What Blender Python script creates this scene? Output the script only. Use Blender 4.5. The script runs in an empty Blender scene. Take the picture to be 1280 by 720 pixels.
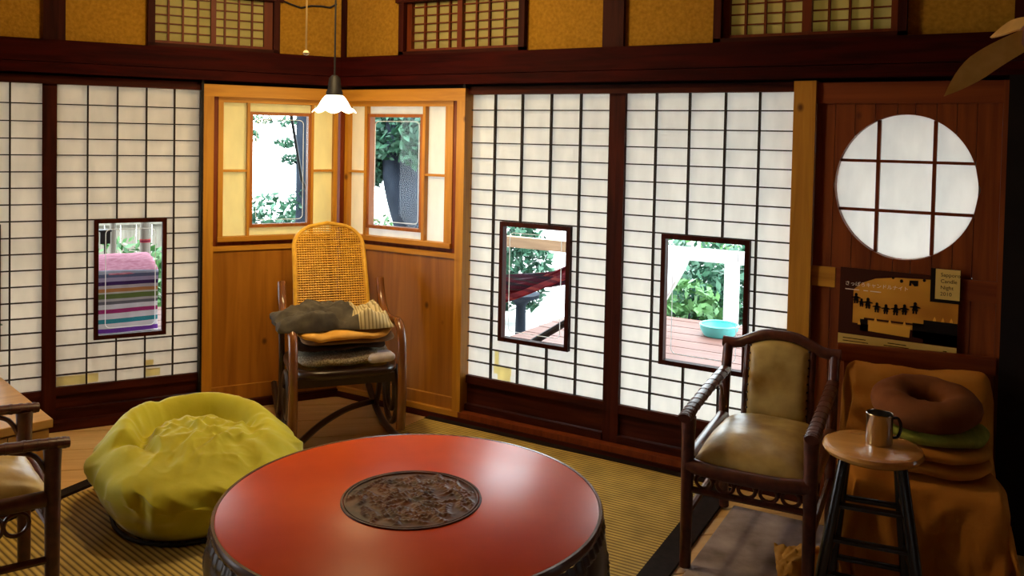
import bpy, bmesh, math, random
import numpy as np
from mathutils import Vector, Matrix, noise

random.seed(7)
rng = np.random.default_rng(11)
SC = bpy.context.scene
COL = SC.collection
PI = math.pi

# ------------------------------------------------------------------ camera, light, exposure
ROLL, PITCH, YAW = 0.020235944, 0.030455696, 0.542173896      # radians
EYE = 1.56
def camera():
    c = bpy.data.cameras.new('camera')
    o = bpy.data.objects.new('camera', c); COL.objects.link(o)
    c.sensor_width = 36.0
    c.lens = 1080.0 / 1280.0 * 36.0
    c.shift_y = -(360.0 - 203.034) / 1280.0
    c.clip_start, c.clip_end = 0.05, 200
    A = Matrix.Rotation(YAW, 3, 'Z') @ Matrix.Rotation(-PITCH, 3, 'X') @ Matrix.Rotation(-ROLL, 3, 'Y')
    # right, forward, up of the looking frame
    r, f, u = A.col[0], A.col[1], A.col[2]
    m = Matrix((r, u, -f)).transposed().to_4x4()
    m.translation = (0, 0, EYE)
    o.matrix_world = m
    SC.camera = o
camera()

W = bpy.data.worlds.new('overcast_sky'); SC.world = W
W.use_nodes = True
bgn = W.node_tree.nodes['Background']
bgn.inputs['Color'].default_value = (0.90, 0.95, 1.0, 1)
bgn.inputs['Strength'].default_value = 8.5

SC.view_settings.view_transform = 'Standard'
SC.view_settings.look = 'None'
SC.view_settings.gamma = 1.0
SC.view_settings.exposure = 0.32
SC.view_settings.use_curve_mapping = False
SC.cycles.max_bounces = 10
SC.cycles.diffuse_bounces = 5
SC.cycles.transparent_max_bounces = 12
SC.cycles.sample_clamp_indirect = 4.0

CEILING_LAMP_W, PENDANT_LAMP_W = 42.0, 15.0

# ------------------------------------------------------------------ wall frames
ANG = 0.533315614
CORNER = Vector((-3.487, 3.83, 0.0))
FR = Matrix.Translation(CORNER)                                     # right wall: x along the wall, y outwards
FL = Matrix.Translation(CORNER) @ Matrix.Rotation(PI / 2 - ANG, 4, 'Z')  # left wall: -x along the wall, y outwards

# ------------------------------------------------------------------ materials
MATS = {}
def nodes(m):
    m.use_nodes = True
    nt = m.node_tree
    return nt, nt.nodes['Principled BSDF']
def ramp(nt, c0, c1, p0=0.3, p1=0.7):
    r = nt.nodes.new('ShaderNodeValToRGB')
    r.color_ramp.elements[0].position, r.color_ramp.elements[1].position = p0, p1
    r.color_ramp.elements[0].color, r.color_ramp.elements[1].color = (*c0, 1), (*c1, 1)
    return r
def texco(nt, scale, rot=(0, 0, 0), kind='Object'):
    t = nt.nodes.new('ShaderNodeTexCoord'); mp = nt.nodes.new('ShaderNodeMapping')
    mp.inputs['Scale'].default_value = scale; mp.inputs['Rotation'].default_value = rot
    nt.links.new(t.outputs[kind], mp.inputs['Vector'])
    return mp
def mat_noise(name, c0, c1, scale=(8, 8, 8), nscale=1.0, rough=0.5, bump=0.0, detail=5, spec=0.5, p0=0.3, p1=0.7, bump_scale=None, coat=0.0, sheen=0.0, metal=0.0):
    if name in MATS: return MATS[name]
    m = bpy.data.materials.new(name); nt, b = nodes(m)
    mp = texco(nt, scale)
    n = nt.nodes.new('ShaderNodeTexNoise'); n.inputs['Scale'].default_value = nscale; n.inputs['Detail'].default_value = detail
    nt.links.new(mp.outputs[0], n.inputs['Vector'])
    r = ramp(nt, c0, c1, p0, p1)
    nt.links.new(n.outputs['Fac'], r.inputs[0]); nt.links.new(r.outputs[0], b.inputs['Base Color'])
    b.inputs['Roughness'].default_value = rough
    b.inputs['Specular IOR Level'].default_value = spec
    b.inputs['Metallic'].default_value = metal
    if coat: b.inputs['Coat Weight'].default_value = coat; b.inputs['Coat Roughness'].default_value = 0.12
    if sheen: b.inputs['Sheen Weight'].default_value = sheen; b.inputs['Sheen Roughness'].default_value = 0.4
    if bump:
        bn = nt.nodes.new('ShaderNodeBump'); bn.inputs['Strength'].default_value = bump; bn.inputs['Distance'].default_value = 0.004
        n2 = nt.nodes.new('ShaderNodeTexNoise'); n2.inputs['Scale'].default_value = (bump_scale or nscale); n2.inputs['Detail'].default_value = 3
        nt.links.new(mp.outputs[0], n2.inputs['Vector'])
        nt.links.new(n2.outputs['Fac'], bn.inputs['Height']); nt.links.new(bn.outputs[0], b.inputs['Normal'])
    MATS[name] = m
    return m
def mat_wood(name, dark, light, grain=(30, 30, 2.2), rough=0.45, knots=False, coat=0.0, spec=0.5):
    """grain runs along the axis with the small scale"""
    m = bpy.data.materials.new(name); nt, b = nodes(m)
    mp = texco(nt, grain)
    n = nt.nodes.new('ShaderNodeTexNoise'); n.inputs['Scale'].default_value = 1.0; n.inputs['Detail'].default_value = 6; n.inputs['Distortion'].default_value = 0.8
    nt.links.new(mp.outputs[0], n.inputs['Vector'])
    r = ramp(nt, dark, light, 0.3, 0.72)
    nt.links.new(n.outputs['Fac'], r.inputs[0])
    out = r.outputs[0]
    if knots:
        mp2 = texco(nt, (5.5, 5.5, 4.0))
        v = nt.nodes.new('ShaderNodeTexVoronoi'); v.inputs['Scale'].default_value = 1.0
        nt.links.new(mp2.outputs[0], v.inputs['Vector'])
        r2 = ramp(nt, (0.16, 0.07, 0.03), (1, 1, 1), 0.035, 0.10)
        nt.links.new(v.outputs['Distance'], r2.inputs[0])
        mx = nt.nodes.new('ShaderNodeMix'); mx.data_type = 'RGBA'; mx.blend_type = 'MULTIPLY'; mx.inputs[0].default_value = 0.85
        nt.links.new(out, mx.inputs[6]); nt.links.new(r2.outputs[0], mx.inputs[7])
        out = mx.outputs[2]
    nt.links.new(out, b.inputs['Base Color'])
    b.inputs['Roughness'].default_value = rough
    b.inputs['Specular IOR Level'].default_value = spec
    if coat: b.inputs['Coat Weight'].default_value = coat; b.inputs['Coat Roughness'].default_value = 0.15
    bn = nt.nodes.new('ShaderNodeBump'); bn.inputs['Strength'].default_value = 0.15; bn.inputs['Distance'].default_value = 0.002
    nt.links.new(n.outputs['Fac'], bn.inputs['Height']); nt.links.new(bn.outputs[0], b.inputs['Normal'])
    return m
def mat_plain(name, c, rough=0.5, metal=0.0, spec=0.5, emit=None, estr=0.0, coat=0.0):
    m = bpy.data.materials.new(name); nt, b = nodes(m)
    b.inputs['Base Color'].default_value = (*c, 1); b.inputs['Roughness'].default_value = rough
    b.inputs['Metallic'].default_value = metal; b.inputs['Specular IOR Level'].default_value = spec
    if coat: b.inputs['Coat Weight'].default_value = coat
    if emit: b.inputs['Emission Color'].default_value = (*emit, 1); b.inputs['Emission Strength'].default_value = estr
    return m
def mat_paper(name, tint, through, fibre=0.06):
    m = bpy.data.materials.new(name); m.use_nodes = True; nt = m.node_tree
    nt.nodes.clear()
    out = nt.nodes.new('ShaderNodeOutputMaterial')
    mp = texco(nt, (14, 14, 5)); n = nt.nodes.new('ShaderNodeTexNoise'); n.inputs['Scale'].default_value = 1.0; n.inputs['Detail'].default_value = 6
    nt.links.new(mp.outputs[0], n.inputs['Vector'])
    lo = tuple(c * (1 - fibre * 2) for c in tint)
    r = ramp(nt, lo, tint, 0.3, 0.65); nt.links.new(n.outputs['Fac'], r.inputs[0])
    d = nt.nodes.new('ShaderNodeBsdfDiffuse'); t = nt.nodes.new('ShaderNodeBsdfTranslucent')
    nt.links.new(r.outputs[0], d.inputs[0]); nt.links.new(r.outputs[0], t.inputs[0])
    mx = nt.nodes.new('ShaderNodeMixShader'); mx.inputs[0].default_value = through
    nt.links.new(d.outputs[0], mx.inputs[1]); nt.links.new(t.outputs[0], mx.inputs[2])
    nt.links.new(mx.outputs[0], out.inputs[0])
    return m
def mat_glass(name):
    m = bpy.data.materials.new(name); m.use_nodes = True; nt = m.node_tree
    nt.nodes.clear()
    out = nt.nodes.new('ShaderNodeOutputMaterial')
    t = nt.nodes.new('ShaderNodeBsdfTransparent'); t.inputs[0].default_value = (0.95, 0.985, 0.98, 1)
    g = nt.nodes.new('ShaderNodeBsdfGlossy'); g.inputs['Roughness'].default_value = 0.02
    f = nt.nodes.new('ShaderNodeFresnel'); f.inputs[0].default_value = 1.16
    mx = nt.nodes.new('ShaderNodeMixShader')
    nt.links.new(f.outputs[0], mx.inputs[0]); nt.links.new(t.outputs[0], mx.inputs[1]); nt.links.new(g.outputs[0], mx.inputs[2])
    nt.links.new(mx.outputs[0], out.inputs[0])
    return m
def mat_stripes(name, axis, stops, freq, rough=0.8, warp=0.0, bump=0.3, fine=None, off=0.0):
    """colour bands across one axis of object space; stops = [(pos, colour)]"""
    m = bpy.data.materials.new(name); nt, b = nodes(m)
    t = nt.nodes.new('ShaderNodeTexCoord'); s = nt.nodes.new('ShaderNodeSeparateXYZ')
    nt.links.new(t.outputs['Object'], s.inputs[0])
    src = s.outputs[axis]
    mul = nt.nodes.new('ShaderNodeMath'); mul.operation = 'MULTIPLY'; mul.inputs[1].default_value = freq
    nt.links.new(src, mul.inputs[0])
    ad = nt.nodes.new('ShaderNodeMath'); ad.operation = 'ADD'; ad.inputs[1].default_value = off
    nt.links.new(mul.outputs[0], ad.inputs[0]); val = ad.outputs[0]
    if warp:
        n = nt.nodes.new('ShaderNodeTexNoise'); n.inputs['Scale'].default_value = 3.0
        nt.links.new(t.outputs['Object'], n.inputs['Vector'])
        ma = nt.nodes.new('ShaderNodeMath'); ma.operation = 'MULTIPLY_ADD'; ma.inputs[1].default_value = warp
        nt.links.new(n.outputs['Fac'], ma.inputs[0]); nt.links.new(val, ma.inputs[2]); val = ma.outputs[0]
    fr = nt.nodes.new('ShaderNodeMath'); fr.operation = 'FRACT'; nt.links.new(val, fr.inputs[0])
    r = nt.nodes.new('ShaderNodeValToRGB'); cr = r.color_ramp
    cr.interpolation = 'CONSTANT' if fine is None else 'LINEAR'
    while len(cr.elements) < len(stops): cr.elements.new(0.5)
    for e, (p, c) in zip(cr.elements, stops): e.position = p; e.color = (*c, 1)
    nt.links.new(fr.outputs[0], r.inputs[0])
    out = r.outputs[0]
    nz = nt.nodes.new('ShaderNodeTexNoise'); nz.inputs['Scale'].default_value = 9.0; nz.inputs['Detail'].default_value = 8
    nt.links.new(t.outputs['Object'], nz.inputs['Vector'])
    r2 = ramp(nt, (0.62, 0.62, 0.62), (1, 1, 1), 0.3, 0.7); nt.links.new(nz.outputs['Fac'], r2.inputs[0])
    mx = nt.nodes.new('ShaderNodeMix'); mx.data_type = 'RGBA'; mx.blend_type = 'MULTIPLY'; mx.inputs[0].default_value = 0.8
    nt.links.new(out, mx.inputs[6]); nt.links.new(r2.outputs[0], mx.inputs[7])
    nt.links.new(mx.outputs[2], b.inputs['Base Color'])
    b.inputs['Roughness'].default_value = rough; b.inputs['Specular IOR Level'].default_value = 0.25
    if bump:
        bn = nt.nodes.new('ShaderNodeBump'); bn.inputs['Strength'].default_value = bump; bn.inputs['Distance'].default_value = 0.003
        nt.links.new(r.outputs[0], bn.inputs['Height']); nt.links.new(bn.outputs[0], b.inputs['Normal'])
    return m

M = {}
M['beam'] = mat_wood('dark_red_beam_wood', (0.014, 0.0010, 0.0006), (0.050, 0.0032, 0.0015), (2.2, 30, 30), 0.65, spec=0.06)
M['dark'] = mat_wood('dark_brown_wood', (0.018, 0.0025, 0.0012), (0.06, 0.009, 0.004), (26, 26, 2.2), 0.6, spec=0.1)
M['darkx'] = mat_wood('dark_brown_rail_wood', (0.018, 0.0025, 0.0012), (0.07, 0.011, 0.004), (2.2, 26, 26), 0.6, spec=0.1)
M['black'] = mat_noise('black_stained_wood', (0.004, 0.002, 0.002), (0.010, 0.005, 0.004), (6, 6, 6), 1, 0.6, spec=0.2)
M['bar'] = mat_noise('lattice_bar_wood', (0.016, 0.010, 0.008), (0.03, 0.018, 0.012), (10, 10, 10), 1, 0.6, spec=0.2)
M['cedar'] = mat_wood('amber_cedar_upright', (0.36, 0.145, 0.010), (0.56, 0.26, 0.024), (28, 28, 2), 0.5, knots=True, spec=0.3)
M['cedarx'] = mat_wood('amber_cedar_rail', (0.38, 0.155, 0.011), (0.58, 0.27, 0.026), (2, 28, 28), 0.5, spec=0.3)
M['cedard'] = mat_wood('brown_cedar_frame', (0.22, 0.060, 0.008), (0.36, 0.115, 0.016), (26, 26, 2), 0.5, spec=0.3)
M['slot'] = mat_wood('red_brown_slot_wood', (0.11, 0.018, 0.004), (0.20, 0.04, 0.008), (26, 26, 2), 0.5, spec=0.2)
M['panel'] = mat_wood('honey_brown_wall_board', (0.23, 0.080, 0.006), (0.39, 0.150, 0.014), (20, 20, 1.3), 0.42, knots=True, spec=0.35)
M['plank'] = mat_wood('red_brown_plank', (0.13, 0.024, 0.004), (0.26, 0.06, 0.010), (24, 24, 1.6), 0.5, knots=True, spec=0.25)
M['plankx'] = mat_wood('red_brown_crossboard', (0.13, 0.022, 0.004), (0.25, 0.055, 0.010), (1.6, 24, 24), 0.5, knots=True, spec=0.25)
M['plaster'] = mat_noise('ochre_earth_plaster', (0.32, 0.155, 0.013), (0.47, 0.24, 0.024), (60, 60, 60), 1, 0.9, 0.5, 6, 0.1, bump_scale=2.0)
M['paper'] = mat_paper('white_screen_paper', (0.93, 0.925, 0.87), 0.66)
M['paperL'] = mat_paper('shade_tinted_screen_paper', (0.80, 0.735, 0.625), 0.60)  # left screens' shade put into a darker, less translucent paper
M['paperY'] = mat_paper('yellowed_screen_paper', (0.92, 0.84, 0.52), 0.52)
M['paperC'] = mat_paper('ivory_screen_paper', (0.93, 0.86, 0.68), 0.60)
M['paperU'] = mat_paper('lamp_tinted_transom_paper', (0.66, 0.56, 0.24), 0.5)  # warm lamplight and weak daylight under the eaves painted into the colour
M['patch'] = mat_paper('yellow_repair_paper', (0.97, 0.90, 0.58), 0.85)
M['glass'] = mat_glass('clear_window_glass')
M['etch'] = mat_paper('etched_white_line', (0.95, 0.97, 0.98), 0.6, 0.0)
M['floor'] = mat_wood('honey_floor_board', (0.58, 0.35, 0.13), (0.70, 0.45, 0.18), (1.8, 20, 20), 0.45, spec=0.3)
M['mat'] = mat_stripes('woven_rush_matting', 1, [(0, (0.12, 0.065, 0.012)), (0.30, (0.58, 0.40, 0.09)), (0.64, (0.70, 0.50, 0.13)), (1.0, (0.12, 0.065, 0.012))], 46.0, 0.75, 0.10, 0.5, True)
M['heri'] = mat_noise('black_cloth_border', (0.006, 0.003, 0.003), (0.016, 0.008, 0.008), (40, 40, 40), 1, 0.85, spec=0.15)
M['carpet'] = mat_noise('grey_violet_pile_rug', (0.17, 0.13, 0.125), (0.46, 0.38, 0.39), (7, 7, 7), 1, 0.95, 0.6, 8, 0.1, bump_scale=30)
M['lacquer'] = mat_noise('red_lacquer', (0.46, 0.040, 0.002), (0.58, 0.066, 0.003), (3, 3, 3), 1, 0.36, 0.0, 4, 0.13)
M['carved'] = mat_noise('carved_black_brown_wood', (0.014, 0.006, 0.004), (0.035, 0.014, 0.008), (20, 20, 20), 1, 0.30, spec=0.6)
M['medal'] = mat_noise('carved_brown_wood', (0.022, 0.006, 0.002), (0.115, 0.032, 0.008), (16, 16, 16), 1, 0.45, spec=0.12)
M['tablerim'] = mat_plain('grey_brown_table_edge', (0.10, 0.05, 0.04), 0.25)
M['green'] = mat_noise('lime_green_velour', (0.42, 0.38, 0.014), (0.56, 0.51, 0.035), (5, 5, 5), 1, 0.75, 0.25, 6, 0.2, sheen=0.35, bump_scale=8)
M['piping'] = mat_plain('black_piping', (0.008, 0.006, 0.005), 0.7)
M['bent'] = mat_noise('glossy_brown_bentwood', (0.13, 0.042, 0.010), (0.21, 0.072, 0.018), (6, 6, 6), 1, 0.22, spec=0.6)
M['bentdark'] = mat_noise('dark_bentwood', (0.018, 0.007, 0.004), (0.035, 0.013, 0.006), (6, 6, 6), 1, 0.3, spec=0.5)
M['cane'] = mat_noise('golden_cane', (0.56, 0.29, 0.022), (0.76, 0.42, 0.04), (30, 30, 30), 1, 0.5, spec=0.4)
M['rattan'] = mat_noise('dark_rattan', (0.045, 0.010, 0.006), (0.11, 0.028, 0.014), (30, 30, 30), 1, 0.35, spec=0.5)
M['leather'] = mat_noise('worn_tan_hide', (0.25, 0.145, 0.026), (0.54, 0.38, 0.12), (9, 9, 9), 1, 0.42, 0.3, 7, 0.5, bump_scale=4)
M['stud'] = mat_plain('dark_nail_head', (0.03, 0.015, 0.01), 0.35, 0.6)
M['throw'] = mat_noise('orange_brown_cotton', (0.42, 0.155, 0.020), (0.56, 0.23, 0.036), (7, 7, 7), 1, 0.9, 0.35, 6, 0.1, bump_scale=12)
M['brownc'] = mat_noise('brown_corduroy', (0.13, 0.040, 0.012), (0.20, 0.065, 0.02), (9, 9, 9), 1, 0.9, 0.3, 5, 0.1)
M['greenc'] = mat_noise('olive_green_cotton', (0.17, 0.18, 0.025), (0.27, 0.28, 0.045), (30, 30, 30), 1, 0.9, 0.3, 5, 0.1)
M['stooltop'] = mat_wood('varnished_pine', (0.50, 0.22, 0.04), (0.66, 0.33, 0.075), (2.5, 26, 26), 0.22, spec=0.6, coat=0.5)
M['blackgloss'] = mat_plain('black_paint', (0.006, 0.005, 0.005), 0.25)
M['steel'] = mat_noise('brushed_steel', (0.45, 0.40, 0.36), (0.6, 0.55, 0.5), (60, 60, 2), 1, 0.22, metal=1.0)
M['charcoal'] = mat_noise('charcoal_quilt', (0.045, 0.038, 0.030), (0.095, 0.080, 0.062), (14, 14, 14), 1, 0.95, 0.3, 6, 0.1)
M['crochet'] = mat_stripes('cream_crochet', 0, [(0, (0.22, 0.16, 0.06)), (0.35, (0.62, 0.50, 0.27)), (0.75, (0.66, 0.55, 0.32)), (1.0, (0.22, 0.16, 0.06))], 55.0, 0.95, 1.2, 0.8, True)
M['ochre'] = mat_noise('ochre_cotton', (0.62, 0.31, 0.055), (0.80, 0.44, 0.11), (10, 10, 10), 1, 0.95, 0.3, 5, 0.1)
M['taupe'] = mat_noise('taupe_cotton', (0.20, 0.11, 0.05), (0.28, 0.16, 0.08), (10, 10, 10), 1, 0.95, 0.2, 5, 0.1)
M['umber'] = mat_noise('dark_umber_cotton', (0.035, 0.018, 0.010), (0.06, 0.03, 0.015), (10, 10, 10), 1, 0.95, 0.2, 5, 0.1)
M['greyfleck'] = mat_noise('flecked_grey_wool', (0.20, 0.16, 0.10), (0.50, 0.43, 0.31), (140, 140, 140), 1, 0.95, 0.3, 3, 0.1, 0.4, 0.6)
M['whitecloth'] = mat_noise('pale_lilac_cotton', (0.55, 0.5, 0.55), (0.75, 0.7, 0.72), (20, 20, 20), 1, 0.9, 0.2, 4, 0.1)
M['bench'] = mat_wood('pale_pine_bench', (0.50, 0.25, 0.055), (0.64, 0.34, 0.09), (22, 1.6, 22), 0.4, spec=0.4)
M['shade'] = mat_plain('lit_opal_glass', (0.95, 0.93, 0.88), 0.25, emit=(1.0, 0.90, 0.70), estr=2.6)
M['cord'] = mat_plain('black_cord', (0.006, 0.004, 0.004), 0.6)
M['pull'] = mat_plain('ivory_pull_cord', (0.62, 0.42, 0.16), 0.6)
M['bead'] = mat_plain('ivory_bead', (0.75, 0.66, 0.40), 0.35)
M['fan'] = mat_noise('pale_carved_wood', (0.46, 0.24, 0.045), (0.62, 0.34, 0.08), (20, 20, 20), 1, 0.5, spec=0.3)
M['fanhub'] = mat_noise('red_brown_hub', (0.13, 0.03, 0.01), (0.2, 0.05, 0.015), (20, 20, 20), 1, 0.5, spec=0.3)
M['poster'] = mat_noise('poster_amber_print', (0.38, 0.12, 0.010), (0.80, 0.38, 0.04), (3.2, 3.2, 4.2), 1, 0.5, 0.0, 2, 0.25, 0.35, 0.62)
M['posterdark'] = mat_plain('poster_black_ink', (0.006, 0.003, 0.002), 0.5, spec=0.2)
M['postermaroon'] = mat_plain('poster_maroon_ink', (0.045, 0.009, 0.003), 0.5, spec=0.2)
M['posterpale'] = mat_plain('poster_cream_ink', (0.74, 0.52, 0.14), 0.5, spec=0.2)
M['posterlight'] = mat_plain('poster_pale_ink', (0.95, 0.82, 0.66), 0.5, spec=0.2)
M['flame'] = mat_plain('poster_candle_ink', (0.85, 0.42, 0.05), 0.5, spec=0.2)
M['leaf'] = mat_noise('green_leaf', (0.022, 0.085, 0.030), (0.11, 0.26, 0.07), (5, 5, 5), 1, 0.5, spec=0.4)
M['leafd'] = mat_noise('dark_blue_green_leaf', (0.014, 0.060, 0.040), (0.055, 0.16, 0.085), (5, 5, 5), 1, 0.5, spec=0.4)
M['bark'] = mat_noise('blue_grey_bark', (0.010, 0.014, 0.024), (0.032, 0.042, 0.062), (9, 9, 3), 1, 0.9, 0.6, 7, 0.2)
M['deck'] = mat_wood('red_brown_decking', (0.10, 0.040, 0.030), (0.18, 0.085, 0.068), (1.6, 22, 22), 0.6, spec=0.3)
M['soil'] = mat_noise('garden_soil', (0.10, 0.10, 0.06), (0.22, 0.22, 0.14), (3, 3, 3), 1, 0.95, 0.3, 7, 0.1)
M['gravel'] = mat_noise('pale_gravel', (0.32, 0.32, 0.31), (0.46, 0.46, 0.45), (30, 30, 30), 1, 0.95, 0.3, 4, 0.1)
M['white'] = mat_plain('white_painted_wood', (0.86, 0.86, 0.86), 0.5)
M['tanbeam'] = mat_wood('tan_outdoor_beam', (0.20, 0.11, 0.055), (0.32, 0.19, 0.10), (1.8, 22, 22), 0.6)
M['fence'] = mat_wood('grey_fence_board', (0.15, 0.13, 0.10), (0.26, 0.23, 0.18), (22, 22, 2), 0.7)
M['red'] = mat_stripes('crimson_hammock_cloth', 2, [(0, (0.22, 0.012, 0.03)), (0.3, (0.34, 0.02, 0.035)), (0.6, (0.16, 0.01, 0.03)), (0.8, (0.42, 0.06, 0.06))], 14.0, 0.85, 0.25, 0.0)
M['plum'] = mat_stripes('dark_plum_hammock_cloth', 2, [(0, (0.10, 0.015, 0.05)), (0.35, (0.04, 0.025, 0.05)), (0.6, (0.16, 0.015, 0.045)), (0.85, (0.07, 0.05, 0.07))], 18.0, 0.85, 0.25, 0.0)
M['turq'] = mat_plain('turquoise_plastic', (0.10, 0.46, 0.44), 0.35)
M['pink'] = mat_noise('pink_flecked_cloth', (0.42, 0.12, 0.20), (0.62, 0.27, 0.36), (25, 25, 25), 1, 0.9, 0.2, 5, 0.1)
_w = (0.62, 0.58, 0.62)
M['hammock'] = mat_stripes('rainbow_striped_cloth', 2, [(0.0, (0.55, 0.33, 0.13)), (0.05, _w), (0.09, (0.13, 0.025, 0.27)), (0.15, _w), (0.22, (0.02, 0.20, 0.25)), (0.285, _w), (0.36, (0.33, 0.015, 0.13)),
    (0.42, _w), (0.485, (0.12, 0.11, 0.13)), (0.53, (0.40, 0.36, 0.36)), (0.565, (0.11, 0.15, 0.035)), (0.635, (0.48, 0.46, 0.40)), (0.66, (0.46, 0.19, 0.06)), (0.71, (0.50, 0.42, 0.46)), (0.755, (0.05, 0.015, 0.10)),
    (0.81, (0.36, 0.30, 0.46)), (0.87, (0.10, 0.12, 0.22)), (0.92, (0.36, 0.38, 0.50))], 2.15, 0.85, 0.03, 0.0, None, 0.60)

# ------------------------------------------------------------------ builders
class MB:
    """collects shapes (in the local space of one thing) and links them as ONE mesh object"""
    def __init__(s): s.v = []; s.f = []
    def box(s, x0, x1, y0, y1, z0, z1, bev=0.0):
        if x0 > x1: x0, x1 = x1, x0
        if y0 > y1: y0, y1 = y1, y0
        if z0 > z1: z0, z1 = z1, z0
        if bev <= 0:
            n = len(s.v)
            s.v += [(x, y, z) for z in (z0, z1) for y in (y0, y1) for x in (x0, x1)]
            s.f += [tuple(n + i for i in q) for q in ((0, 2, 3, 1), (4, 5, 7, 6), (0, 1, 5, 4), (2, 6, 7, 3), (0, 4, 6, 2), (1, 3, 7, 5))]
        else:
            b = bmesh.new(); bmesh.ops.create_cube(b, size=1)
            for v in b.verts: v.co = Vector(((x0 + x1) / 2 + v.co.x * (x1 - x0), (y0 + y1) / 2 + v.co.y * (y1 - y0), (z0 + z1) / 2 + v.co.z * (z1 - z0)))
            bmesh.ops.bevel(b, geom=list(b.edges), offset=bev, segments=2, affect='EDGES', profile=0.6)
            s.add_bm(b)
        return s
    def add_bm(s, b):
        n = len(s.v); b.verts.index_update()
        s.v += [tuple(v.co) for v in b.verts]; s.f += [tuple(n + v.index for v in f.verts) for f in b.faces]
        b.free(); return s
    def tube(s, pts, r, n=10, closed=False, flat=1.0, up=None):
        pts = [Vector(p) for p in pts]; k = len(pts)
        rr = r if hasattr(r, '__len__') else [r] * k
        base = len(s.v); ref = None
        for i, p in enumerate(pts):
            if closed: t = pts[(i + 1) % k] - pts[i - 1]
            else: t = pts[min(i + 1, k - 1)] - pts[max(i - 1, 0)]
            t.normalize()
            if ref is None:
                ref = Vector(up) if up else (Vector((0, 0, 1)) if abs(t.z) < 0.9 else Vector((1, 0, 0)))
            a = (ref - t * ref.dot(t)).normalized(); ref = a
            b = t.cross(a)
            for j in range(n):
                w = 2 * PI * j / n
                s.v.append(tuple(p + a * (math.cos(w) * rr[i]) + b * (math.sin(w) * rr[i] * flat)))
        for i in range(k if closed else k - 1):
            for j in range(n):
                a0 = base + i * n + j; a1 = base + i * n + (j + 1) % n
                b0 = base + ((i + 1) % k) * n + j; b1 = base + ((i + 1) % k) * n + (j + 1) % n
                s.f.append((a0, a1, b1, b0))
        if not closed:
            s.f.append(tuple(base + j for j in range(n))[::-1]); s.f.append(tuple(base + (k - 1) * n + j for j in range(n)))
        return s
    def lathe(s, prof, n=48, c=(0, 0, 0), cap=True):
        base = len(s.v); k = len(prof)
        for (r, z) in prof:
            for j in range(n):
                w = 2 * PI * j / n
                s.v.append((c[0] + r * math.cos(w), c[1] + r * math.sin(w), c[2] + z))
        for i in range(k - 1):
            for j in range(n):
                s.f.append((base + i * n + j, base + i * n + (j + 1) % n, base + (i + 1) * n + (j + 1) % n, base + (i + 1) * n + j))
        if cap:
            s.f.append(tuple(base + j for j in range(n))[::-1]); s.f.append(tuple(base + (k - 1) * n + j for j in range(n)))
        return s
    def grid(s, P, closeu=False, closev=False, flip=False):
        nu, nv = P.shape[:2]; base = len(s.v)
        s.v += [tuple(map(float, p)) for p in P.reshape(-1, 3)]
        for i in range(nu if closeu else nu - 1):
            for j in range(nv if closev else nv - 1):
                a = base + i * nv + j; b = base + i * nv + (j + 1) % nv
                c = base + ((i + 1) % nu) * nv + (j + 1) % nv; d = base + ((i + 1) % nu) * nv + j
                s.f.append((a, d, c, b) if flip else (a, b, c, d))
        return s
    def prism(s, poly, y0, y1):
        """polygon in x,z extruded in y"""
        n = len(poly); b = len(s.v)
        s.v += [(x, y0, z) for x, z in poly] + [(x, y1, z) for x, z in poly]
        s.f.append(tuple(b + i for i in range(n))); s.f.append(tuple(b + n + i for i in range(n))[::-1])
        for i in range(n): s.f.append((b + i, b + n + i, b + n + (i + 1) % n, b + (i + 1) % n))
        return s
    def prismz(s, poly, z0, z1):
        n = len(poly); b = len(s.v)
        s.v += [(x, y, z0) for x, y in poly] + [(x, y, z1) for x, y in poly]
        s.f.append(tuple(b + i for i in range(n))[::-1]); s.f.append(tuple(b + n + i for i in range(n)))
        for i in range(n): s.f.append((b + i, b + (i + 1) % n, b + n + (i + 1) % n, b + n + i))
        return s
    def build(s, name, m, parent=None, smooth=False, fix=True):
        me = bpy.data.meshes.new(name); me.from_pydata(s.v, [], s.f); me.update()
        if fix:
            b = bmesh.new(); b.from_mesh(me); bmesh.ops.recalc_face_normals(b, faces=b.faces); b.to_mesh(me); b.free()
        if smooth:
            for p in me.polygons: p.use_smooth = True
            try: me.set_sharp_from_angle(angle=math.radians(42))
            except Exception: pass
        me.materials.append(M[m] if isinstance(m, str) else m)
        o = bpy.data.objects.new(name, me); COL.objects.link(o)
        if parent is not None: o.parent = parent
        return o
def tag(o, label=None, cat=None, group=None, kind=None):
    if label: o['label'] = label
    if cat: o['category'] = cat
    if group: o['group'] = group
    if kind: o['kind'] = kind
    return o
def empty(name, mw=None, loc=None, rz=0.0):
    o = bpy.data.objects.new(name, None); COL.objects.link(o)
    o.matrix_world = mw if mw is not None else Matrix.Translation(loc) @ Matrix.Rotation(rz, 4, 'Z')
    o.empty_display_size = 0.1
    return o
def thing(name, label, cat, loc, rz=0.0, group=None):
    return tag(empty(name, None, Vector(loc), rz), label, cat, group)
def copy_tree(o, parent=None):
    c = o.copy(); COL.objects.link(c)
    if parent is not None: c.parent = parent
    for ch in list(o.children): copy_tree(ch, c)
    return c
def text_mesh(name, body, size, m, parent, mw, align='LEFT'):
    cu = bpy.data.curves.new(name, 'FONT'); cu.body = body; cu.size = size; cu.align_x = align
    cu.resolution_u = 3
    o = bpy.data.objects.new(name, cu); COL.objects.link(o)
    dg = bpy.context.evaluated_depsgraph_get()
    me = bpy.data.meshes.new_from_object(o.evaluated_get(dg)); bpy.data.objects.remove(o)
    me.materials.clear(); me.materials.append(M[m])
    o = bpy.data.objects.new(name, me); COL.objects.link(o); o.parent = parent; o.matrix_local = mw
    return o
def nz(x, y, z=0.0): return noise.noise(Vector((x, y, z)))
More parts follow.
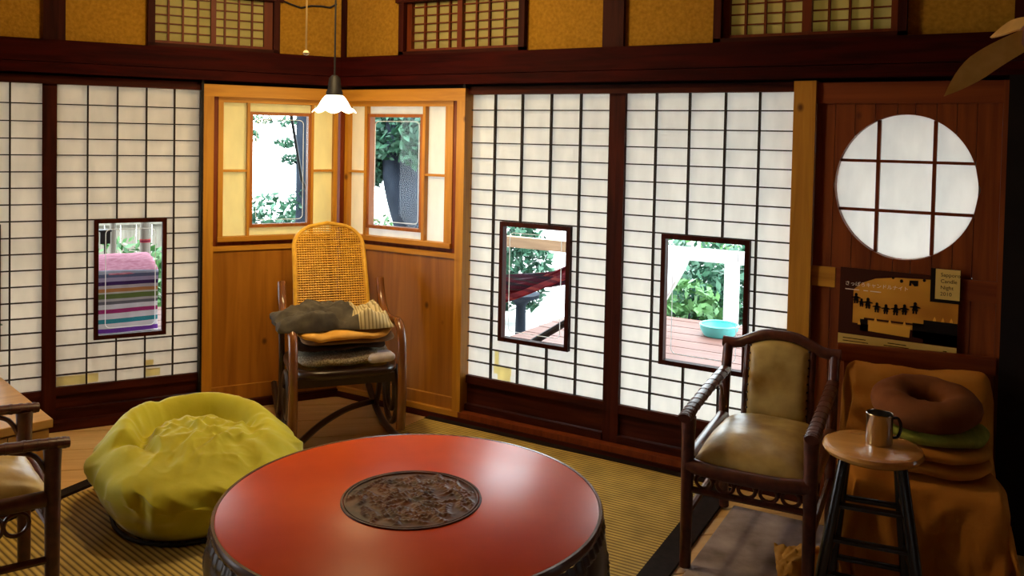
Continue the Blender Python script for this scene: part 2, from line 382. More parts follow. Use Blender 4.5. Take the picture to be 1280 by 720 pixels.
def fbm(x, y, z=0.0, o=4):
    a = 0; s = 1; f = 1
    for _ in range(o): a += s * noise.noise(Vector((x * f, y * f, z * f + 3.1 * _))); s *= 0.5; f *= 2.03
    return a
def catmull(pts, n=8):
    P = [Vector(p) for p in pts]; out = []
    for i in range(len(P) - 1):
        p0 = P[max(i - 1, 0)]; p1 = P[i]; p2 = P[i + 1]; p3 = P[min(i + 2, len(P) - 1)]
        for k in range(n):
            t = k / n
            out.append(0.5 * ((2 * p1) + (p2 - p0) * t + (2 * p0 - 5 * p1 + 4 * p2 - p3) * t * t + (3 * p1 - p0 - 3 * p2 + p3) * t ** 3))
    out.append(P[-1]); return out

POS = {}
class Wall:
    """helper that works in wall coordinates (s along the wall from the corner, d into the room, z up)"""
    def __init__(w, frame, sgn): w.F = frame; w.k = sgn
    def root(w, name, s, d=0.0, z=0.0, **kw):
        o = empty(name, w.F @ Matrix.Translation((w.k * s, -d, z))); tag(o, **kw); POS[o.name] = (s, d, z)
        return o
    def box(w, root, name, m, s0, s1, d0, d1, z0, z1, bev=0.0, parent=None):
        S, D, Z = POS[root.name]
        b = MB().box(w.k * (s0 - S), w.k * (s1 - S), -(d0 - D), -(d1 - D), z0 - Z, z1 - Z, bev)
        return b.build(name, m, parent or root)
    def pt(w, s, d, z): return w.F @ Vector((w.k * s, -d, z))
R = Wall(FR, 1); L = Wall(FL, -1)

# ------------------------------------------------------------------ room shell
Z_BEAM0, Z_BEAM1, Z_TOP = 1.832, 1.998, 2.62
Z_SHOJI = 1.779
R_END, L_END = 3.41, 5.2
pR_end = R.pt(5.6, 0, 0); pL_end = L.pt(L_END, 0, 0)

def clip(poly, a, n):
    """keep the part of a polygon with (p-a).n >= 0"""
    out = []
    for i in range(len(poly)):
        p, q = Vector(poly[i]), Vector(poly[(i + 1) % len(poly)])
        dp, dq = (p - a).dot(n), (q - a).dot(n)
        if dp >= 0: out.append(p)
        if (dp >= 0) != (dq >= 0): out.append(p + (q - p) * (dp / (dp - dq)))
    return out
room = [CORNER.to_2d(), pL_end.to_2d(), Vector((-4.6, -2.3)), Vector((2.11, -2.3)), pR_end.to_2d()]

fl = tag(empty('floor', Matrix.Identity(4)), kind='structure')
MB().prismz([(p.x, p.y) for p in room], -0.10, -0.022).build('subfloor', 'floor', fl)
# boards run across the corner, square to its bisector
bis = Vector((math.cos(-0.82), math.sin(-0.82))); along = Vector((-bis.y, bis.x))
fa = math.atan2(along.y, along.x)
for i in range(46):
    t0 = 0.02 + i * 0.135
    a = CORNER.to_2d() + bis * (t0 + 0.002); b = CORNER.to_2d() + bis * (t0 + 0.133)
    q = clip(clip([p for p in room], a, bis), b, -bis)
    if len(q) < 3: continue
    rot = Matrix.Rotation(-fa, 2)
    o = MB().prismz([tuple(rot @ p) for p in q], -0.022, -0.0005 - 0.0008 * (i % 2)).build('board', 'floor', fl)
    o.rotation_euler.z = fa
cl = tag(MB().prismz([(p.x, p.y) for p in room], Z_TOP, Z_TOP + 0.06).build('ceiling', 'plaster'), kind='structure')

def upper_wall(Wl, name, s_end, plaster, posts, s_far):
    w = Wl.root(name, 0, kind='structure')
    for a, b in plaster: Wl.box(w, 'plaster_panel', 'plaster', a, b, -0.12, -0.02, Z_BEAM1 - 0.02, Z_TOP)
    for a, b in posts: Wl.box(w, 'post', 'dark', a, b, -0.12, 0.005, Z_BEAM1, Z_TOP)
    Wl.box(w, 'tie_beam', 'beam', 0.0, s_far, -0.10, 0.03, Z_BEAM0 + 0.055, Z_BEAM1)
    Wl.box(w, 'tie_beam_lower', 'beam', 0.0, s_far, -0.10, 0.026, Z_BEAM0, Z_BEAM0 + 0.052)
    return w
wr = upper_wall(R, 'wall_right', 5.6, [(0.0, 0.432), (1.24, 1.682), (1.788, 2.236), (3.03, 3.415), (3.5, 5.6)], [(1.68, 1.79), (3.41, 3.52)], 5.6)
wl = upper_wall(L, 'wall_left', L_END, [(0.0, 0.366), (1.048, 1.44), (1.536, L_END)], [(1.438, 1.538)], L_END)
# lintels with their grooves, sills, thresholds
R.box(wr, 'head_rail', 'darkx', 0.86, 2.60, -0.12, -0.03, Z_SHOJI, Z_BEAM0 - 0.012)
L.box(wl, 'head_rail', 'darkx', 0.765, L_END, -0.12, -0.03, Z_SHOJI, Z_BEAM0 - 0.012)
R.box(wr, 'threshold', 'darkx', 0.0, 5.6, -0.14, 0.012, 0.0, 0.033)
R.box(wr, 'threshold_lip', 'cedarx', 0.0, 0.87, -0.045, 0.004, 0.033, 0.062)
R.box(wr, 'threshold_lip', 'slot', 0.87, 2.7, -0.045, 0.004, 0.033, 0.062)
L.box(wl, 'threshold', 'darkx', 0.0, L_END, -0.14, 0.012, 0.0, 0.045)
R.box(wr, 'dark_jamb', 'black', 0.862, 0.878, -0.11, -0.004, 0.06, Z_BEAM0)
# beyond the boarded bay the right wall is a dark pillar and a dark sliding panel
R.box(wr, 'corner_pillar', 'black', 3.402, 3.53, -0.12, 0.03, 0.0, Z_BEAM0)
R.box(wr, 'dark_panel', 'black', 3.53, 5.6, -0.12, -0.03, 0.0, Z_BEAM0)
R.box(wr, 'backing', 'black', 0.0, 5.6, -0.125, -0.095, Z_SHOJI - 0.004, Z_BEAM1)  # added dark filler, stops daylight leaking under the beam
L.box(wl, 'backing', 'black', 0.0, L_END, -0.125, -0.095, Z_SHOJI - 0.004, Z_BEAM1)  # same added light stop on the left side
L.box(wl, 'dark_jamb', 'black', 0.766, 0.778, -0.11, 0.0, 0.045, Z_BEAM0)
# walls behind the photographer
for nm, p, q in (('wall_back', Vector((-4.6, -2.3)), Vector((2.11, -2.3))), ('wall_side_right', Vector((2.11, -2.3)), pR_end.to_2d()), ('wall_side_left', pL_end.to_2d(), Vector((-4.6, -2.3)))):
    d = (q - p).normalized(); n = Vector((d.y, -d.x))
    tag(MB().prismz([tuple(p), tuple(q), tuple(q + n * 0.1), tuple(p + n * 0.1)], 0, Z_TOP).build(nm, 'dark'), kind='structure')

# ------------------------------------------------------------------ transom windows
def transom(Wl, name, s0, s1, z0, z1, paper0, paper1, mid, bars, rows):
    w = Wl.root(name, (s0 + s1) / 2, 0, z0, kind='structure')
    Wl.box(w, 'side_jamb', 'dark', s0, s0 + 0.035, -0.12, 0.012, z0, z1)
    Wl.box(w, 'side_jamb', 'dark', s1 - 0.035, s1, -0.12, 0.012, z0, z1)
    Wl.box(w, 'sill', 'darkx', s0, s1, -0.12, 0.012, z0, z0 + 0.02)
    Wl.box(w, 'head', 'darkx', s0 - 0.02, s1 + 0.02, -0.12, 0.018, z1, z1 + 0.05)
    Wl.box(w, 'wall_above', 'plaster', s0, s1, -0.12, -0.02, z1 + 0.05, Z_TOP)
    zp = z0 + 0.036
    Wl.box(w, 'screen_paper', 'paperU', paper0 - 0.02, paper1 + 0.02, -0.052, -0.05, zp - 0.01, z1)
    Wl.box(w, 'lower_rail', 'slot', s0 + 0.035, s1 - 0.035, -0.05, -0.02, z0 + 0.02, zp)
    Wl.box(w, 'middle_stile', 'slot', mid[0], mid[1], -0.05, -0.018, zp, z1)
    if paper0 - s0 > 0.045: Wl.box(w, 'end_stile', 'slot', s0 + 0.035, paper0, -0.05, -0.022, zp, z1)
    if s1 - paper1 > 0.045: Wl.box(w, 'end_stile', 'slot', paper1, s1 - 0.035, -0.05, -0.022, zp, z1)
    for b in bars: Wl.box(w, 'lattice_bar', 'slot', b - 0.005, b + 0.005, -0.05, -0.032, zp, z1)
    for k in range(rows): Wl.box(w, 'lattice_bar', 'slot', paper0, paper1, -0.05, -0.036, zp + 0.0465 * (k + 1) - 0.003, zp + 0.0465 * (k + 1) + 0.003)
transom(R, 'window_1', 0.428, 1.243, 1.998, 2.29, 0.495, 1.195, (0.806, 0.838), (0.577, 0.662, 0.745, 0.92, 1.001, 1.096), 5)
transom(R, 'window_2', 2.232, 3.034, 1.998, 2.29, 2.297, 2.97, (2.615, 2.655), (2.366, 2.453, 2.532, 2.723, 2.807, 2.894), 5)
transom(L, 'window_3', 0.362, 1.052, 1.998, 2.29, 0.444, 1.02, (0.703, 0.730), (0.946, 0.873, 0.795, 0.654, 0.579, 0.507), 5)

# ------------------------------------------------------------------ paper sliding doors
ROWS_R = [1.696, 1.606, 1.520, 1.436, 1.353, 1.268, 1.188, 1.111, 1.034, 0.956, 0.880, 0.803, 0.725, 0.646, 0.568, 0.490, 0.412, 0.332]
ROWS_L = [1.677, 1.587, 1.499, 1.415, 1.329, 1.246, 1.162, 1.077, 0.992, 0.909, 0.826, 0.743, 0.661, 0.580, 0.503, 0.425, 0.348, 0.272]
def rounded_rect(x0, x1, z0, z1, r, n=5):
    pts = []
    for cx, cz, a0 in ((x1 - r, z1 - r, 0), (x0 + r, z1 - r, PI / 2), (x0 + r, z0 + r, PI), (x1 - r, z0 + r, 3 * PI / 2)):
        for k in range(n + 1): a = a0 + PI / 2 * k / n; pts.append((cx + r * math.cos(a), cz + r * math.sin(a)))
    return pts
def etched_line(Wl, root, s0, s1, z0, z1, d, parent, inset=0.032, wd=0.0035):
    S, D, Z = POS[root.name]
    a, b = sorted((Wl.k * (s0 - S), Wl.k * (s1 - S)))
    o = rounded_rect(a + inset, b - inset, z0 - Z + inset, z1 - Z - inset, 0.026)
    i = rounded_rect(a + inset + wd, b - inset - wd, z0 - Z + inset + wd, z1 - Z - inset - wd, 0.024)
    m = MB(); n = len(o); y = -(d - D)
    m.v = [(x, y - 0.0008, z) for x, z in o] + [(x, y - 0.0008, z) for x, z in i] + [(x, y + 0.0008, z) for x, z in o] + [(x, y + 0.0008, z) for x, z in i]
    for k in range(n):
        q = (k + 1) % n
        m.f += [(k, q, n + q, n + k), (2 * n + k, 3 * n + k, 3 * n + q, 2 * n + q), (k, 2 * n + k, 2 * n + q, q), (n + k, n + q, 3 * n + q, 3 * n + k)]
    return m.build('etched_line', 'etch', parent)
def shoji(Wl, name, s0, s1, stile0, stile1, cols, rows, zb, pane, paper, zrail, patches=()):
    """s0..s1 is the papered width (s0 < s1); stile0/stile1 widths; pane = (s0, s1, z0, z1)"""
    w = Wl.root(name, (s0 + s1) / 2, -0.07, 0.045, kind='structure')
    zt = Z_SHOJI
    if stile0: Wl.box(w, 'stile', 'dark', s0 - stile0, s0, -0.095, -0.052, 0.045, zt + 0.01)
    if stile1: Wl.box(w, 'stile', 'dark', s1, s1 + stile1, -0.095, -0.052, 0.045, zt + 0.01)
    Wl.box(w, 'bottom_rail', 'darkx', s0, s1, -0.092, -0.054, zrail, zb)
    Wl.box(w, 'kick_panel', 'darkx', s0, s1, -0.085, -0.070, 0.10, zrail)
    Wl.box(w, 'base_rail', 'darkx', s0, s1, -0.095, -0.045, 0.045, 0.098)
    p0, p1, q0, q1 = pane
    e = 0.012
    lo, hi = max(p0, s0), min(p1, s1)
    # paper in four sheets around the glass
    if lo - s0 > 0.005: Wl.box(w, 'screen_paper', paper, s0, lo, -0.0795, -0.078, zb, zt)
    if s1 - hi > 0.005: Wl.box(w, 'screen_paper', paper, hi, s1, -0.0795, -0.078, zb, zt)
    Wl.box(w, 'screen_paper', paper, lo, hi, -0.0795, -0.078, q1 - e, zt)
    Wl.box(w, 'screen_paper', paper, lo, hi, -0.0795, -0.078, zb, q0 + e)
    hw, hb = 0.0042, 0.0028
    for c in cols:
        if p0 < c < p1:
            Wl.box(w, 'lattice_bar', 'bar', c - hw, c + hw, -0.078, -0.060, q1, zt)
            Wl.box(w, 'lattice_bar', 'bar', c - hw, c + hw, -0.078, -0.060, zb, q0)
        else: Wl.box(w, 'lattice_bar', 'bar', c - hw, c + hw, -0.078, -0.060, zb, zt)
    for z in rows:
        if q0 < z < q1:
            if lo - s0 > 0.02: Wl.box(w, 'lattice_bar', 'bar', s0, lo, -0.078, -0.064, z - hb, z + hb)
            if s1 - hi > 0.02: Wl.box(w, 'lattice_bar', 'bar', hi, s1, -0.078, -0.064, z - hb, z + hb)
        else: Wl.box(w, 'lattice_bar', 'bar', s0, s1, -0.078, -0.064, z - hb, z + hb)
    # glazed picture pane
    f = 0.022
    g = Wl.box(w, 'pane_frame', 'dark', p0, p0 + f, -0.09, -0.050, q0, q1)
    S, D, Z = POS[w.name]
    for (a, b, c, d) in ((p1 - f, p1, q0, q1), (p0 + f, p1 - f, q1 - f, q1), (p0 + f, p1 - f, q0, q0 + f)):
        Wl.box(w, 'pane_frame', 'dark', a, b, -0.09, -0.050, c, d)
    gl = Wl.box(w, 'glass_pane', 'glass', p0 + f, p1 - f, -0.072, -0.068, q0 + f, q1 - f)
    etched_line(Wl, w, p0 + f, p1 - f, q0 + f, q1 - f, -0.0665, gl)
    for (a, b, c, d, mm) in patches:
        Wl.box(w, 'paper_patch', mm, a, b, -0.0778, -0.0770, c, d)
    return w
shoji(R, 'door_1', 0.872, 1.700, 0.0, 0.042, (1.030, 1.197, 1.369, 1.537), ROWS_R, 0.254, (1.081, 1.500, 0.471, 1.106), 'paper', 0.212,
      [(1.05, 1.075, 0.335, 0.41, 'patch'), (1.045, 1.155, 0.285, 0.328, 'patch'), (1.07, 1.15, 0.256, 0.285, 'patch')])
shoji(R, 'door_2', 1.784, 2.60, 0.042, 0.0, (1.940, 2.105, 2.276, 2.432), ROWS_R, 0.250, (1.987, 2.408, 0.487, 1.110), 'paper', 0.208)
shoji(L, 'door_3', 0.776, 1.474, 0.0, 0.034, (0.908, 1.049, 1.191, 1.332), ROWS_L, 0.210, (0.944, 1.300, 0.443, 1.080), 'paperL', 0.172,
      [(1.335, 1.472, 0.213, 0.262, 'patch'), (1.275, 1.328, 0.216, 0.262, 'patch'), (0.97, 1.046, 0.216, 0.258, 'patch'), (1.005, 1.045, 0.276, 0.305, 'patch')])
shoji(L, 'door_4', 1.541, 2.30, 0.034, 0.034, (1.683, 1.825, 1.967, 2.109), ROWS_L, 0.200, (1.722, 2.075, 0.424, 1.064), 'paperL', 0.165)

# ------------------------------------------------------------------ cedar corner: windows and boarding
def corner_side(Wl, nw, name, width, casing, slot, frame, papers, stiles, pane, pmatL, pmatR, strip, side):
    w = Wl.root(name, width / 2, 0, 0.94, kind='structure')
    zt = 1.811
    Wl.box(w, 'casing', 'cedar', casing[0], casing[1], -0.10, 0.0, 0.034, zt - 0.066)
    Wl.box(w, 'head_casing', 'cedarx', 0.0, casing[1], -0.10, 0.0, zt - 0.066, zt)
    Wl.box(w, 'slot', 'slot', slot[0], slot[1], -0.10, -0.035, 0.90, zt - 0.066)
    Wl.box(w, 'frame_rail', 'cedarx', 0.012, frame[1], -0.085, -0.03, 1.716, zt - 0.066)
    Wl.box(w, 'frame_stile', 'cedar', frame[0], frame[1], -0.085, -0.03, 0.966, 1.716)
    Wl.box(w, 'corner_stile', 'cedar', 0.007, 0.030, -0.085, -0.03, 0.966, 1.716)
    Wl.box(w, 'sill', 'cedarx', 0.012, frame[1] + 0.002, -0.085, -0.015, 0.940, 0.966)
    Wl.box(w, 'recess', 'slot', 0.0, casing[0], -0.085, -0.045, 0.914, 0.940)
    Wl.box(w, 'lower_strip', 'cedarx', 0.0, casing[0] + 0.0, -0.085, -0.020, 0.888, 0.914)
    for a, b in stiles: Wl.box(w, 'stile', 'cedar', a, b, -0.08, -0.034, 0.966, 1.716)
    (a, b, pm) = papers[0]; Wl.box(w, 'screen_paper', pm, a, b, -0.070, -0.068, 0.966, 1.716)
    Wl.box(w, 'cross_bar', 'cedarx', a, b, -0.068, -0.040, 1.328, 1.341)
    (a, b, pm) = papers[1]; Wl.box(w, 'screen_paper', pm, a, b, -0.070, -0.068, 0.966, 1.716)
    Wl.box(w, 'cross_bar', 'cedarx', a, b, -0.068, -0.040, 1.328, 1.341)
    p0, p1, q0, q1 = pane
    Wl.box(w, 'strip_paper', strip, p0 - 0.012, p1 + 0.012, -0.070, -0.066, q1 - 0.004, 1.716)
    Wl.box(w, 'strip_paper', strip, p0 - 0.012, p1 + 0.012, -0.070, -0.066, 0.966, q0 + 0.004)
    f = 0.018
    for (a, b, c, d) in ((p0, p0 + f, q0, q1), (p1 - f, p1, q0, q1), (p0 + f, p1 - f, q1 - f, q1), (p0 + f, p1 - f, q0, q0 + f)):
        Wl.box(w, 'pane_frame', 'cedard', a, b, -0.085, -0.038, c, d)
    gl = Wl.box(w, 'glass_pane', 'glass', p0 + f, p1 - f, -0.066, -0.062, q0 + f, q1 - f)
    etched_line(Wl, w, p0 + f, p1 - f, q0 + f, q1 - f, -0.060, gl, 0.022)
    # boarding below the window
    Wl.box(nw, 'wall_board', 'panel', 0.0, casing[0], -0.06, -0.03, 0.125, 0.890)
    Wl.box(nw, 'base_batten', 'panel', 0.0, casing[0], -0.06, -0.018, 0.040, 0.125)
    Wl.box(nw, 'batten_lip', 'cedarx', 0.0, casing[0], -0.06, -0.022, 0.121, 0.127)
corner_side(R, wr, 'window_4', 0.88, (0.828, 0.880), (0.783, 0.828), (0.732, 0.783), ((0.028, 0.154, 'paperC'), (0.590, 0.734, 'paper')), ((0.152, 0.170), (0.574, 0.592)), (0.172, 0.573, 1.010, 1.672), 0, 0, 'paper', 'right')
corner_side(L, wl, 'window_5', 0.77, (0.713, 0.768), (0.684, 0.713), (0.657, 0.684), ((0.028, 0.150, 'paperY'), (0.524, 0.659, 'paperY')), ((0.148, 0.162), (0.512, 0.526)), (0.162, 0.513, 1.012, 1.668), 0, 0, 'paperY', 'left')
for Wl, w_ in ((R, wr),):
    Wl.box(w_, 'corner_light_seal', 'slot', -0.13, 0.022, -0.24, -0.070, -0.05, Z_TOP)  # added filler that keeps daylight from leaking through the corner joint
    Wl.box(w_, 'corner_post', 'slot', -0.02, 0.006, -0.10, -0.022, 0.033, 1.745)
    Wl.box(w_, 'upper_corner_post', 'dark', -0.03, 0.022, -0.10, -0.012, Z_BEAM1, Z_TOP)

# ------------------------------------------------------------------ boarded bay with the round window
bay = R.root('wall_boarded', 3.04, 0, 0.0, kind='structure')
win = R.root('window_6', 3.04, 0, 0.0, kind='structure')
R.box(bay, 'pillar', 'cedar', 2.596, 2.688, -0.12, 0.006, 0.033, 1.822)
R.box(bay, 'head_board', 'plankx', 2.688, 3.384, -0.10, -0.012, 1.726, 1.815)
R.box(bay, 'end_post', 'plank', 3.384, 3.402, -0.10, -0.004, 0.033, 1.815)
seams = [2.688, 2.765, 2.844, 2.922, 3.006, 3.074, 3.152, 3.225, 3.296, 3.384]
RC, RX, RZ = (3.040, 1.383), 0.269, 0.298
def plank_with_hole(a, b):
    """outline pieces of the plank a..b around the round opening (wall coordinates), z 1.025..1.726"""
    m = MB(); z0, z1 = 1.03, 1.726
    xs = np.linspace(a + 0.0012, b - 0.0012, 9)
    def half(x):
        t = 1 - ((x - RC[0]) / RX) ** 2
        return RZ * math.sqrt(t) if t > 0 else 0.0
    S = POS[bay.name][0]
    y0, y1 = 0.022 + 0.0015 * random.random(), 0.05
    up = [(x - S, RC[1] + half(x)) for x in xs]; dn = [(x - S, RC[1] - half(x)) for x in xs]
    if max(half(x) for x in xs) < 1e-4:
        m.box(xs[0] - S, xs[-1] - S, y0, y1, z0, z1)
    else:
        for i in range(8):
            m.prism([up[i], up[i + 1], (up[i + 1][0], z1), (up[i][0], z1)], y0, y1)
            m.prism([(dn[i][0], z0), (dn[i + 1][0], z0), dn[i + 1], dn[i]], y0, y1)
    return m
for a, b in zip(seams[:-1], seams[1:]): plank_with_hole(a, b).build('plank', 'plank', bay)
for a, b in zip(seams[:-1], seams[1:]): R.box(bay, 'plank', 'plank', a + 0.0012, b - 0.0012, -0.05, -0.024, 0.034, 0.945)
R.box(bay, 'cross_rail', 'plankx', 2.786, 3.384, -0.05, -0.016, 0.945, 1.03)
R.box(bay, 'cross_rail', 'cedarx', 2.688, 2.785, -0.05, -0.014, 0.945, 1.03)
S = POS[bay.name][0]
ring = MB(); n = 64
bk_ = MB()
S = POS[bay.name][0]
P = np.zeros((n, 2, 3))
for i in range(n):
    a = 2 * PI * i / n; c_, s_ = math.cos(a), math.sin(a); e_ = 1.0 / max(abs(c_) / 0.346, abs(s_) / 0.352)
    P[i, 0] = (RC[0] - S + RX * 1.03 * c_, 0.052, RC[1] + RZ * 1.03 * s_); P[i, 1] = (RC[0] - S + max(-0.35, min(0.343, e_ * c_)), 0.052, RC[1] + e_ * s_)
bk_.grid(P, closeu=True).build('light_block_board', 'slot', bay)  # added behind the planks to block light through their gaps
R.box(bay, 'lower_light_block', 'slot', 2.69, 3.384, -0.056, -0.052, 0.034, 1.03)  # added light stop behind the lower planks
for r0, r1, y0, y1 in ((1.0, 1.04, 0.012, 0.075),):
    P = np.zeros((n, 4, 3))
    for i in range(n):
        a = 2 * PI * i / n
        for j, (r, y) in enumerate(((1.001, 0.022), (1.001, 0.075), (1.035, 0.075), (1.035, 0.052))):
            P[i, j] = (RC[0] - S + RX * r * math.cos(a), y, RC[1] + RZ * r * math.sin(a))
    ring.grid(P, closeu=True, closev=False)
ring.build('ring_lining', 'plank', win, True)
pp = MB().prism([(RC[0] - S + RX * 1.02 * math.cos(2 * PI * i / n), RC[1] + RZ * 1.02 * math.sin(2 * PI * i / n)) for i in range(n)], 0.066, 0.068)
pp.build('screen_paper', 'paper', win)
def chord_z(x): return RZ * math.sqrt(max(0, 1 - ((x - RC[0]) / RX) ** 2))
def chord_x(z): return RX * math.sqrt(max(0, 1 - ((z - RC[1]) / RZ) ** 2))
for x in (2.936, 3.148):
    h = chord_z(x); R.box(win, 'lattice_bar', 'slot', x - 0.007, x + 0.007, -0.064, -0.040, RC[1] - h, RC[1] + h)
for z in (1.487, 1.281):
    h = chord_x(z); R.box(win, 'lattice_bar', 'slot', RC[0] - h, RC[0] + h, -0.062, -0.038, z - 0.006, z + 0.006)

# ------------------------------------------------------------------ floor coverings
def tatami(label, rz, outline, borders):
    """outline in world x,y; borders = [(p, q, width)] strips lying outside the outline"""
    c = Vector((sum(p[0] for p in outline) / len(outline), sum(p[1] for p in outline) / len(outline)))
    t = thing('tatami_mat', label, 'mat', (c.x, c.y, 0), rz)
    R2 = Matrix.Rotation(-rz, 2)
    loc = lambda p: tuple(R2 @ (Vector(p) - c))
    MB().prismz([loc(p) for p in outline], 0.0005, 0.012).build('woven_face', 'mat', t)
    for p, q, w_ in borders:
        p, q = Vector(p), Vector(q); d = (q - p).normalized(); n_ = Vector((d.y, -d.x)) * w_
        MB().prismz([loc(v) for v in (p, q, q + n_, p + n_)], 0.0005, 0.013).build('border', 'heri', t)
    return t
tatami('woven rush mat with black cloth borders along the right wall, right of the red table', 0.03,
       [(-2.80, 3.775), (-2.80, 3.20), (-1.80, 2.35), (-1.50, 1.70), (-1.105, 1.70), (-1.195, 3.775)],
       [(( -1.195, 3.82), (-2.80, 3.82), -0.05), ((-1.105, 1.70), (-1.195, 3.775), 0.10)])
tatami('woven rush mat with slanting stripes under the green bean bag and side chair', -0.19,
       [(-3.42, 2.16), (-3.375, 2.36), (-2.9, 2.42), (-1.80, 2.20), (-1.86, 0.2), (-3.2, 0.2)],
       [((-3.2, 0.2), (-3.47, 2.36), -0.06)])
tag(MB().box(-0.42, 0.62, -1.1, 0.62, 0.0005, 0.014, 0.006).build('pile_rug', 'carpet'), 'grey violet short pile rug under the armchair by the right wall', 'rug')
bpy.data.objects['pile_rug'].location = (-0.60, 3.0, 0); bpy.data.objects['pile_rug'].rotation_euler.z = 0.03

# ------------------------------------------------------------------ round red table
tb = thing('round_table', 'low round table with red lacquer top and carved dark drum sides', 'table', (-1.628, 2.135, 0.013), 0.4)
tb.scale = (0.978, 0.978, 1.0)
TZ = 0.407
MB().lathe([(0.02, TZ - 0.03), (0.585, TZ - 0.03), (0.597, TZ - 0.012), (0.597, TZ - 0.003), (0.592, TZ), (0.0, TZ)], 128, cap=False).build('tabletop', 'lacquer', tb, True)
MB().lathe([(0.590, TZ - 0.03), (0.609, TZ - 0.026), (0.612, TZ - 0.012), (0.606, TZ - 0.001), (0.5975, TZ - 0.001), (0.5975, TZ - 0.02)], 128, cap=False).build('table_edge', 'tablerim', tb, True)
# carved, bulging apron
na, nh = 360, 40
P = np.zeros((nh, na, 3))
rs = np.random.default_rng(5)
scr = [(rs.uniform(0, 2 * PI), rs.uniform(0.17, 0.37), rs.uniform(0.025, 0.045), rs.choice([-1, 1])) for _ in range(120)]
for i in range(nh):
    t = i / (nh - 1); z = TZ - 0.028 - t * 0.27
    r = 0.602 + 0.024 * math.sin(PI * min(1, t * 1.15)) - 0.03 * max(0, t - 0.6)
    for j in range(na):
        a = 2 * PI * j / na; h = 0.0
        for (ca, cz, cr, sg) in scr:
            da = (a - ca + PI) % (2 * PI) - PI
            if abs(da) > 0.12: continue
            dx, dz = da * 0.62, z - cz; d = math.hypot(dx, dz)
            if d < cr: h = max(h, (0.5 + 0.5 * math.cos(d / cr * 9 + sg * math.atan2(dz, dx))) * (1 - d / cr) ** 0.5)
        if t < 0.12: h = 0.25 + 0.55 * (0.5 + 0.5 * math.cos(a * 90))
        r2 = r + 0.011 * h
        P[i, j] = (r2 * math.cos(a), r2 * math.sin(a), z)
MB().grid(P, closev=True).build('carved_apron', 'carved', tb, True)
for k in range(5):
    a = 2 * PI * k / 5 + 0.3
    c, s_ = math.cos(a), math.sin(a)
    pts = [(0.60 * c, 0.60 * s_, 0.16), (0.625 * c, 0.625 * s_, 0.11), (0.60 * c, 0.60 * s_, 0.05), (0.62 * c, 0.62 * s_, 0.012), (0.65 * c, 0.65 * s_, 0.012)]
    MB().tube(catmull(pts, 4), [0.045 - 0.0012 * q for q in range(17)], 10).build('leg', 'carved', tb, True)
# carved medallion
nr, na = 46, 220
P = np.zeros((nr, na, 3)); rs = np.random.default_rng(3)
MR = 0.224
X = np.zeros((nr, na)); Y = np.zeros((nr, na))
rad = np.linspace(0.0, 1.0, nr) ** 0.75 * (MR - 0.018)
for i in range(nr):
    for j in range(na):
        a = 2 * PI * j / na; X[i, j] = rad[i] * math.cos(a); Y[i, j] = rad[i] * math.sin(a)
Hh = np.zeros_like(X)
for q in range(90):
    cr_ = math.sqrt(rs.uniform(0, 1)) * (MR - 0.035); ca = rs.uniform(0, 2 * PI)
    cx, cy, th = cr_ * math.cos(ca), cr_ * math.sin(ca), rs.uniform(0, PI)
    u = (X - cx) * math.cos(th) + (Y - cy) * math.sin(th); v = -(X - cx) * math.sin(th) + (Y - cy) * math.cos(th)
    v = v - 8 * u * u * rs.choice([-1, 1])
    ln, wd = rs.uniform(0.025, 0.05), rs.uniform(0.006, 0.011)
    e = np.exp(-(u / ln) ** 4 - (v / wd) ** 2)
    Hh = np.maximum(Hh, e * (0.75 + 0.25 * np.cos(u * 420)))
for (cx, cy, fr_) in ((0.03, 0.03, 0.05), (-0.09, -0.05, 0.04), (0.10, -0.09, 0.042), (-0.06, 0.11, 0.04), (0.13, 0.07, 0.035)):
    d = np.hypot(X - cx, Y - cy); an = np.arctan2(Y - cy, X - cx)
    pet = np.clip(1 - d / (fr_ * (0.72 + 0.28 * np.cos(an * 6))), 0, 1)
    Hh = np.maximum(Hh, np.minimum(1, pet * 2.2) * (0.6 + 0.4 * np.cos(d / fr_ * 9)))
P[..., 0], P[..., 1], P[..., 2] = X, Y, TZ + 0.0008 + 0.008 * Hh
md = MB().grid(P, closev=True).build('carved_medallion', 'medal', tb, True); md['label'] = 'carved brown flower medallion'
for r0 in (MR - 0.014, MR - 0.004):
    MB().lathe([(r0 - 0.0045, TZ), (r0 - 0.003, TZ + 0.0045), (r0 + 0.003, TZ + 0.0045), (r0 + 0.0045, TZ)], 128, cap=False).build('medallion_ring', 'medal', tb, True)

